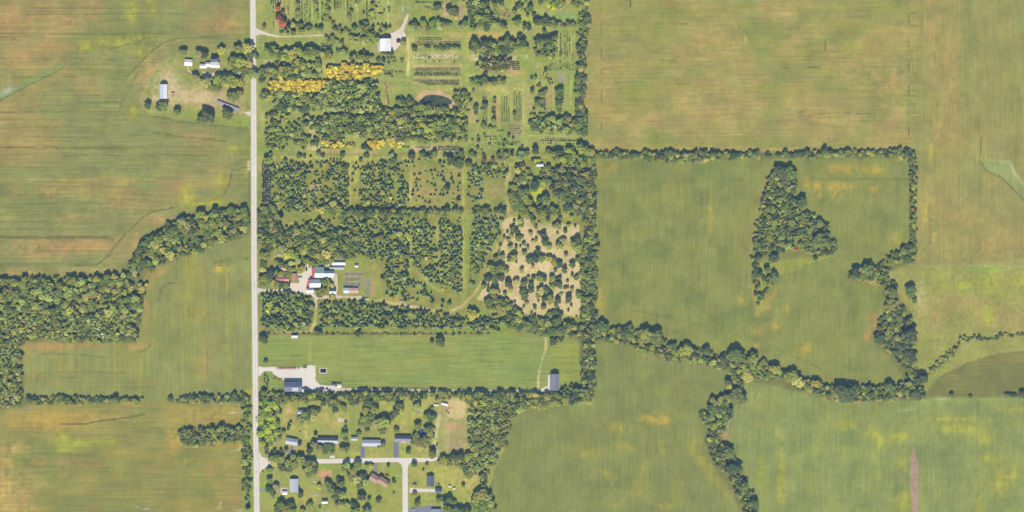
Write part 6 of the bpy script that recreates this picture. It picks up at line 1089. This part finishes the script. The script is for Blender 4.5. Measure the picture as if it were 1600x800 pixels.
# southern property
e = G('grey_steel_building',457,604,28,15.5,4.6,1.5,'steel_roof','grey_wall',"large dark blue-grey steel building beside the gravel yard",'barn',rot=0,win=2); 
e2 = MB().add([(-1.0*M,-7.0*M,4.84),(8.2*M,-7.0*M,4.84),(8.2*M,-1.4*M,5.99),(-1.0*M,-1.4*M,5.99),(-1.0*M,-7.0*M,4.99),(8.2*M,-7.0*M,4.99),(8.2*M,-1.4*M,6.14),(-1.0*M,-1.4*M,6.14)],[(4,5,6,7),(0,3,2,1),(0,1,5,4),(1,2,6,5),(2,3,7,6),(3,0,4,7)]).obj('roof_panel',e,MT['light_roof']); e2['label']='paler grey panel let into the dark roof'
def tank(cx,cy,r_,h,mt,label,name='storage_tank',cat='tank',seg=18):
    e=at(name,cx,cy,0,label,cat); r_*=M; MB().bar((0,0,0),(0,0,h),r_,seg).obj('shell',e,MT[mt]); MB().bar((0,0,h+.002),(0,0,h+r_*.35),r_*1.0,seg,r_*.12).obj('roof',e,MT[mt]); MB().bar((0,0,h+r_*.35),(0,0,h+r_*.35+.2),.25,8).obj('hatch',e,MT['dark_metal']); return e
tank(473.6,610,2.6,3.0,'white_paint',"white round tank at the south east corner of the grey steel building")
G('white_shed',529.8,602.4,6.2,5.6,2.6,1.0,'white_roof','white_wall',"bright white little shed at the east tip of the gravel yard",'shed',win=0)
G('dark_shed',522,600.6,8.6,3.6,2.4,.6,'dark_roof','tan_wall',"low dark-roofed shed joined to the west of the bright white one",'shed',win=0)
G('pink_roof_shed',504,611.5,5.6,6,2.4,1.1,'pink_roof','tan_wall',"faded pink-roofed shed half under the belt trees",'shed',win=0,ridge='y'); G('pale_shed',510.5,611,4.2,4.8,2.3,.9,'light_roof','white_wall',"tiny pale shed right beside the faded pink-roofed one",'shed',win=0,ridge='y')
e = at('semi_trailer',459.8,526.2,0,"long white box trailer parked at the north edge of the hay field",'trailer')
boxpart(e,'cargo_box',-5,5,-2.1,2.1,1.0,3.9,'white_paint'); boxpart(e,'chassis',-4.6,4.6,-.8,.8,.7,.97,'dark_metal')
for x in (-3.6,-2.3):
    for s in (-1,1): MB().bar((x*M,s*1.6*M,.5),(x*M,s*1.95*M,.5),.5,12).obj('wheel',e,MT['tyre'])
MB().bar((3.6*M,0,0),(3.6*M,0,.9),.1).obj('landing_leg',e,MT['dark_metal'])
e = at('lined_pool',505,579.2,0,"rectangular black-lined pool with a pale concrete rim on the hay field edge",'pool')
for q in ((-5.8,5.8,3.2,4.4),(-5.8,5.8,-4.4,-3.2),(-5.8,-4.7,-3.2,3.2),(4.7,5.8,-3.2,3.2)): boxpart(e,'rim',*q,0,.35,'concrete')
boxpart(e,'water',-4.7,4.7,-3.2,3.2,.02,.2,'liner')
e = G('eastern_barn',865.8,597,13.4,25.6,4.6,2.6,'barn_roof','grey_wall',"grey gabled barn at the east end of the hay field",'barn',ridge='y',win=1)
boxpart(e,'lean_to_floor',-9.6,-6.4,-10,11,0.02,.14,'trim')
for k in range(7): boxpart(e,'pen_rail',-9.8,-6.4,-9.6+k*3.3,-9.2+k*3.3,.9,1.1,'trim')
boxpart(e,'pen_rail',-9.9,-9.5,-10,11,.9,1.12,'trim')
e = at('corral',855,587.5,0,"small white railed pen on the west side of the eastern barn",'pen')
for k in range(10):
    a=2*math.pi*k/10; b=2*math.pi*(k+1)/10; MB().bar((math.cos(a)*2.3,math.sin(a)*2.3,1),(math.cos(b)*2.3,math.sin(b)*2.3,1),.1,5).obj('rail',e,MT['trim']); MB().bar((math.cos(a)*2.3,math.sin(a)*2.3,0),(math.cos(a)*2.3,math.sin(a)*2.3,1.1),.08,5).obj('post',e,MT['trim'])
# house lots
G('house',455.4,689.6,19,10,3.0,1.8,'light_roof','white_wall',"pale-roofed house nearest the road, turned slightly off the street",'house',rot=-11,chimney=True,win=3)
G('garage',470,643.8,10.6,7.4,2.8,1.4,'light_roof','white_wall',"white-roofed outbuilding in the back garden of the first house",'garage')
e = G('house',511.6,688,32,9.6,3.0,2.0,('dark_roof','light_roof'),'white_wall',"long grey-roofed house with white trim behind front garden trees",'house',rot=-1,win=4,vent=3); boxpart(e,'deck',-6,3,4.8,8.2,.2,.5,'deck')
G('garden_shed',553,685.2,10,6,2.5,1.1,'light_roof','white_wall',"small pale shed between the second and third houses",'shed',win=1)
e = G('house',580,692,29,10.4,3.0,1.9,'light_roof','white_wall',"light grey roofed house with reddish rear deck, third from the road",'house',rot=-1,win=4); boxpart(e,'deck',-6,2,5.2,8.6,.2,.5,'deck')
e = G('house',628.6,685.3,25.6,9.6,3.1,1.9,('dark_roof','grey_roof'),'white_wall',"darker grey roofed house beside the blue pool",'house',rot=-1,win=3); boxpart(e,'porch',-2,5,-6.4,-4.8,.1,.4,'concrete')
e = at('swimming_pool',658.6,676.6,0,"bright blue round pool beneath garden trees",'pool')
MB().bar((0,0,0),(0,0,1.1),5.1*M,22).obj('pool_wall',e,MT['trim']); MB().bar((0,0,1.102),(0,0,1.16),4.9*M,22).obj('pool_cover',e,MT['pool_blue'])
hoop('canopy_tent',694.5,631,10,5,2.4,'poly_film',"white arched tent at the north end of the bare lot",5,-14,'tent'); hoop('canopy_tent',681,632.4,8,2.8,1.8,'poly_film',"smaller white arched tent west of the bigger one",4,-6,'tent')
G('house',459,758.4,13.6,21,3.0,1.8,'light_roof','white_wall',"light grey roofed house standing north-south, south of the lane",'house',ridge='y',win=3)
G('carport',444.6,770,7.6,5.4,2.3,.5,'white_roof','white_wall',"small white carport west of the light grey north-south house",'carport',win=0)
e = at('deck_platform',466.8,763.4,0,"small dark green platform at the house's south east corner",'deck'); boxpart(e,'floor',-2,2,-4,4,.3,.5,'solar'); boxpart(e,'step',-2,2,-4.8,-4.1,.05,.25,'deck')
G('garden_shed',507,783.6,9,6,2.5,1.2,('grey_roof','white_roof'),'white_wall',"white little shed with its garden on the lots south of the lane",'shed',win=1)
e = G('house',584,747,14,12,3.0,1.9,'brown_roof','tan_wall',"brown-roofed house set at an angle south of the lane",'house',rot=-32,win=2,chimney=True); G('',0,0,17,11,3.1,2.0,'brown_roof','tan_wall','',parent=e,off=(15,3.0),win=3)
G('house',671.8,751.2,11.8,16.6,3.2,2.0,'dark_roof','white_wall',"compact blue-grey roofed house on the east side of the cross street",'house',ridge='y',win=2)
G('garage',684.4,766.4,10,8,2.8,1.5,'dark_roof','white_wall',"blue-grey roofed garage at the end of the concrete drive",'garage',win=0,rot=-3)
G('house',680.5,800.5,15,11,3.2,1.8,'light_roof','white_wall',"pale-roofed house cut off by the bottom edge",'house',win=2)
for x,y,lb in ((702.3,759.5,"tiny white garden hut on the open back lawn"),(709.3,763.2,"white chest-like hut with dark shade, east of the tiny one")): G('garden_hut',x,y,3.4,3.0,1.8,.6,'white_roof','white_wall',lb,'shed',win=0)
# raised beds by second house
e = at('raised_garden',532.6,656.2,0,"white gridded raised garden on the second house's back lawn",'garden bed')
for i in range(5):
    for j in range(3): boxpart(e,'planter_box',-4.6+i*1.9,-3.3+i*1.9,-3+j*2.1,-1.6+j*2.1,.02,.4,'trim')
# ------------------------------------------------------------ vehicles and machines
def car(cx, cy, rot, paint, label, L=4.8, W_=1.9, name='parked_car', cat='car', pick=False):
    e = at(name, cx, cy, rot, label, cat, z=.14); l, w = L/2, W_/2
    pts = [(-l,.35),(-l,.9),(-l*.93,1.0),(l*.45,1.02),(l*.95,.86),(l,.6),(l,.35)]
    def prism(P, w0, w1=None):
        w1 = w1 or w0; n = len(P); zs = [p[1] for p in P]; lo, hi = min(zs), max(zs)
        ww = [w0 + (w1-w0)*(z-lo)/(hi-lo) for z in zs]; v = [(p[0], -q, p[1]) for p, q in zip(P, ww)] + [(p[0], q, p[1]) for p, q in zip(P, ww)]
        return MB().add(v, [tuple(range(n)), tuple(range(2*n-1, n-1, -1))] + [(k, n+k, n+(k+1) % n, (k+1) % n) for k in range(n)])
    prism(pts, w, w*.94).obj('body', e, MT[paint])
    c0, c1 = (-l*.15, l*.42) if pick else (-l*.8, l*.38)
    prism([(c0-.15,1.03),(c0+.15,1.5),(c1-.55,1.5),(c1+.2,1.03)], w*.88, w*.72).obj('cabin_glass', e, MT['glass'])
    prism([(c0+.12,1.505),(c0+.2,1.56),(c1-.62,1.56),(c1-.52,1.505)], w*.73, w*.70).obj('roof', e, MT[paint])
    if pick: MB().box(-l*.95,-l*.25,-w*.8,w*.8,1.025,1.05).obj('bed_floor', e, MT['dark_metal'])
    for sx in (-.62, .62):
        for sy in (-1, 1): MB().bar((l*sx, sy*(w-.2), .33),(l*sx, sy*(w+.01), .33),.34,14).obj('wheel', e, MT['tyre'])
    for sy in (-1, 1): MB().box(l*.97,l*1.01,sy*w*.7-.16,sy*w*.7+.16,.62,.78).obj('headlight', e, MT['trim'])
    return e
car(622.5,62.2,5,'black_paint',"dark car parked on the nursery barn yard"); car(622.6,65.6,0,'red_paint',"red pickup parked just below the dark car at the barn",pick=True,name='pickup_truck',cat='pickup')
car(478.6,420.6,90,'black_paint',"dark car parked in the nursery yard's north west corner"); car(484,419.6,90,'white_paint',"white van parked east of the dark car in the nursery yard",5.6,2.1,'parked_van','van'); car(469,433.4,10,'silver_paint',"silver car with a dark windscreen in the middle of the nursery yard")
car(572,467,-6,'white_paint',"white pickup truck on the track below the striped beds",5.8,2.0,'pickup_truck','pickup',True); car(627,470.6,-8,'silver_paint',"grey car parked among conifers on the southern track"); car(638.6,478.8,5,'white_paint',"cream-white small vehicle farther along the southern track",4.4)
car(682.6,694.6,80,'brown_paint',"brown car on the dirt drive of the bare lot"); car(677.8,699,85,'black_paint',"dark car on the west side of the bare lot's drive"); car(596.6,741.2,-14,'black_paint',"dark car on the lawn north east of the brown-roofed house"); car(604.6,742.8,-4,'red_paint',"small red vehicle on the lawn beside the dark one",4.4)
car(646,796,0,'silver_paint',"silver car on the asphalt at the bottom",4.6)
e = at('farm_wagon',270,146.2,0,"red and white farm wagon east of the long white shed",'wagon'); boxpart(e,'box',-2.2,2.2,-1.3,1.3,.8,1.6,'red_paint'); boxpart(e,'load',-1.9,1.9,-.4,.5,1.602,1.9,'trim'); MB().bar((2.2*M,0,.7),(3.6*M,0,.4),.07).obj('drawbar',e,MT['dark_metal'])
for x in (-1.5,1.5):
    for s in (-1,1): MB().bar((x*M,s*1.1*M,.4),(x*M,s*1.4*M,.4),.4,12).obj('wheel',e,MT['tyre'])
def implement(cx, cy, rot, label, paint='red_paint', w=2.4, l=3.2, group=None):
    e = at('farm_implement', cx, cy, rot, label, 'farm machine', group, z=.12)
    for x in (-w/2, 0, w/2): MB().box(x-.09,x+.09,-l/2,l/2,.55,.72).obj('frame_beam', e, MT[paint])
    for y in (-l/2, 0, l/2): MB().box(-w/2-.2,w/2+.2,y-.08,y+.08,.721,.86).obj('cross_beam', e, MT[paint])
    for s in (-1, 1): MB().bar((s*(w/2+.15),0,.42),(s*(w/2+.38),0,.42),.42,12).obj('wheel', e, MT['tyre'])
    MB().bar((0,-l/2,.6),(0,-l/2-1.2,.4),.06).obj('drawbar', e, MT['dark_metal']); return e
GI = "red farm machines lined up along the gravel yard"
for k in range(11): implement(433.5+k*2.75, 575.2+.1*(k%3), random.uniform(-6,6), "red farm machine in the close-parked line at the yard's north edge", 'red_paint' if k%3 else 'orange_paint', 1.5, 2.6, GI)
implement(466.5,575.4,8,"brown tangled machine at the east end of the red line",'orange_paint',1.6,2.2); implement(475.5,574.2,-10,"rusty machine in the weeds north of the yard",'brown_paint',1.8,1.8); implement(477.8,573.6,90,"second rusty machine, lying crosswise north of the yard",'orange_paint',1.5,2.4)
for x,y,r_ in ((428,591.4,20),(430.4,590.6,-15),(436,592.6,35),(439.6,592,-10)): implement(x,y,r_,"loose red machine on the grass south of the yard entrance",'red_paint',1.5,1.9,"loose red machines south of the yard entrance")
implement(887.4,585.6,90,"flat pale implement on the grass east of the grey barn",'yellow_paint',1.2,3.8)
e = at('equipment_rack',475.6,573.6,0,"dark steel frame rack at the top of the gravel yard",'rack')
e.location = (wx(475.8), wy(572.6), .12)
for x in (-3,0,3): MB().box(x*M-.1,x*M+.1,-2.4,2.4,1.4,1.55).obj('beam',e,MT['dark_metal']); MB().bar((x*M,-2.3,0),(x*M,-2.3,1.4),.08).obj('leg',e,MT['dark_metal']); MB().bar((x*M,2.3,0),(x*M,2.3,1.4),.08).obj('leg',e,MT['dark_metal'])
MB().box(-3.4*M,3.4*M,-.1,.1,1.552,1.68).obj('crossbar',e,MT['orange_paint'])
e = at('play_set',699.6,642.2,0,"red, yellow and blue play equipment on the bare lot",'play equipment')
boxpart(e,'slide',-2.6,-.6,-2.0,2.0,.9,1.05,'red_paint'); boxpart(e,'platform',.6,2.8,1.0,3.8,1.4,1.6,'yellow_paint'); boxpart(e,'climbing_box',.2,1.9,-4.0,-2.4,.03,1.2,'blue_paint'); boxpart(e,'table',-1.4,.0,-3.6,-2.4,.6,.7,'trim')
for x,y in ((.8,1.2),(2.6,1.2),(.8,3.6),(2.6,3.6)): MB().bar((x*M,y*M,0),(x*M,y*M,1.4),.07).obj('leg',e,MT['timber'])
MB().bar((-1.6*M,1.6*M,0),(-1.6*M,1.6*M,.9),.06).obj('slide_leg',e,MT['timber'])
def pallet(cx,cy,rot,label,n=6,l=6,mt='trim',name='timber_stack',cat='timber'):
    e=at(name,cx,cy,rot,label,cat)
    for k in range(n): boxpart(e,'plank',-l/2+.2*(k%3),l/2-.15*(k%2),-1.0+k*.36,-.72+k*.36,.05,.22+.06*(k%2),mt)
    return e
pallet(491.4,752.6,-4,"red and white boards lying on the lawn east of the north-south house",4,6,'white_paint'); pallet(491.8,772.6,-12,"grey boards and metal sheets lying on the garden lawn",6,7.6,'silver_paint'); pallet(501,768.2,20,"jumbled brown and white planks beside the garden trees",6,6.4,'brown_roof'); pallet(497,785.4,0,"long thin pale beam on the grass by the little white shed",2,11,'timber')
pallet(822.6,87.6,90,"pale and dark boards on bare soil at the nursery's east side",4,4.4); pallet(263.6,129.6,0,"straight pale timber lying east of the long white shed's north end",3,6,'timber'); pallet(627,665.4,0,"short white board on the fourth house's back lawn",3,2.4)
pallet(630,13.6,80,"scattered grey pots and pallets north of the white barn",8,9,'silver_paint','pallet_row','pallets')
for x,y,lb in ((595.6,781.8,"white post with crossbar on the southern lawn"),(411.2,42,"slender pole beside the nursery entrance drive"),(491.8,646,"thin pole on the second house's back lawn")):
    e=at('garden_pole' if x>411.3 else 'entrance_pole',x,y,0,lb,'pole'); MB().bar((0,0,0),(0,0,4.6),.12,8,.08).obj('pole',e,MT['trim' if x>500 else 'timber']); MB().bar((-.7,0,4.2),(.7,0,4.2),.07,6).obj('crossbar',e,MT['trim' if x>500 else 'timber'])
def mailbox(x,y,lb):
    e=at('mailbox',x,y,0,lb,'mailbox'); MB().box(-.06,.06,-.06,.06,0,1.1).obj('post',e,MT['timber']); MB().add([(-.25,-.14,1.1),(.25,-.14,1.1),(.25,.14,1.1),(-.25,.14,1.1),(-.25,-.14,1.26),(.25,-.14,1.26),(.25,.14,1.26),(-.25,.14,1.26),(-.25,0,1.36),(.25,0,1.36)],[(0,3,2,1),(0,1,5,4),(2,3,7,6),(4,5,9,8),(6,7,8,9),(1,2,6,9,5),(3,0,4,8,7)]).obj('box',e,MT['silver_paint'])
mailbox(384,177.5,"dark mailbox post at the farm track's road end")
pallet(448.5,390.6,-16,"pale vehicle-sized pile beside the roadside wood",5,6,'silver_paint','sheet_pile','sheets'); 
e=at('glass_cold_frame',436.5,398.6,-18,"low pale cold frame half hidden among trees by the road",'cold frame'); boxpart(e,'box',-3.4,3.4,-1.6,1.6,0,.5,'trim'); boxpart(e,'glazing',-3.2,3.2,-1.4,1.4,.502,.56,'old_film')
# field fence
e = at('wire_fence',404.5,522.4,0,"wire fence with timber posts along the north side of the hay field",'fence')
for k in range(0, 358, 6): boxpart(e,'post',k-.16,k+.16,-.16,.16,0,1.5,'timber')
for z in (.5,.9,1.3): MB().box(0,356*M,-.03,.03,z-.02,z+.02).obj('wire',e,MT['wire'])
print('OBJECTS', len(bpy.data.objects), 'TRIS', sum(len(p.vertices)-2 for me in {o.data for o in bpy.data.objects if o.type == 'MESH'} for p in me.polygons) if False else '')
# ------------------------------------------------------------ the air between the aircraft and the land
hz = MB().box(-7000, 7000, -7000, 7000, -1.2, H + 60); hm = bpy.data.materials.new("air_haze"); hm.use_nodes = True; ht = hm.node_tree; ht.nodes.clear()
pv = ht.nodes.new("ShaderNodeVolumePrincipled"); pv.inputs["Color"].default_value = (0.35, 0.62, 1.0, 1); pv.inputs["Density"].default_value = HAZE; pv.inputs["Anisotropy"].default_value = 0.0
ho = ht.nodes.new("ShaderNodeOutputMaterial"); ht.links.new(pv.outputs[0], ho.inputs["Volume"]); setp(hz.obj("haze", None, hm), None, None, None, 'stuff')
SC.cycles.volume_bounces = 0
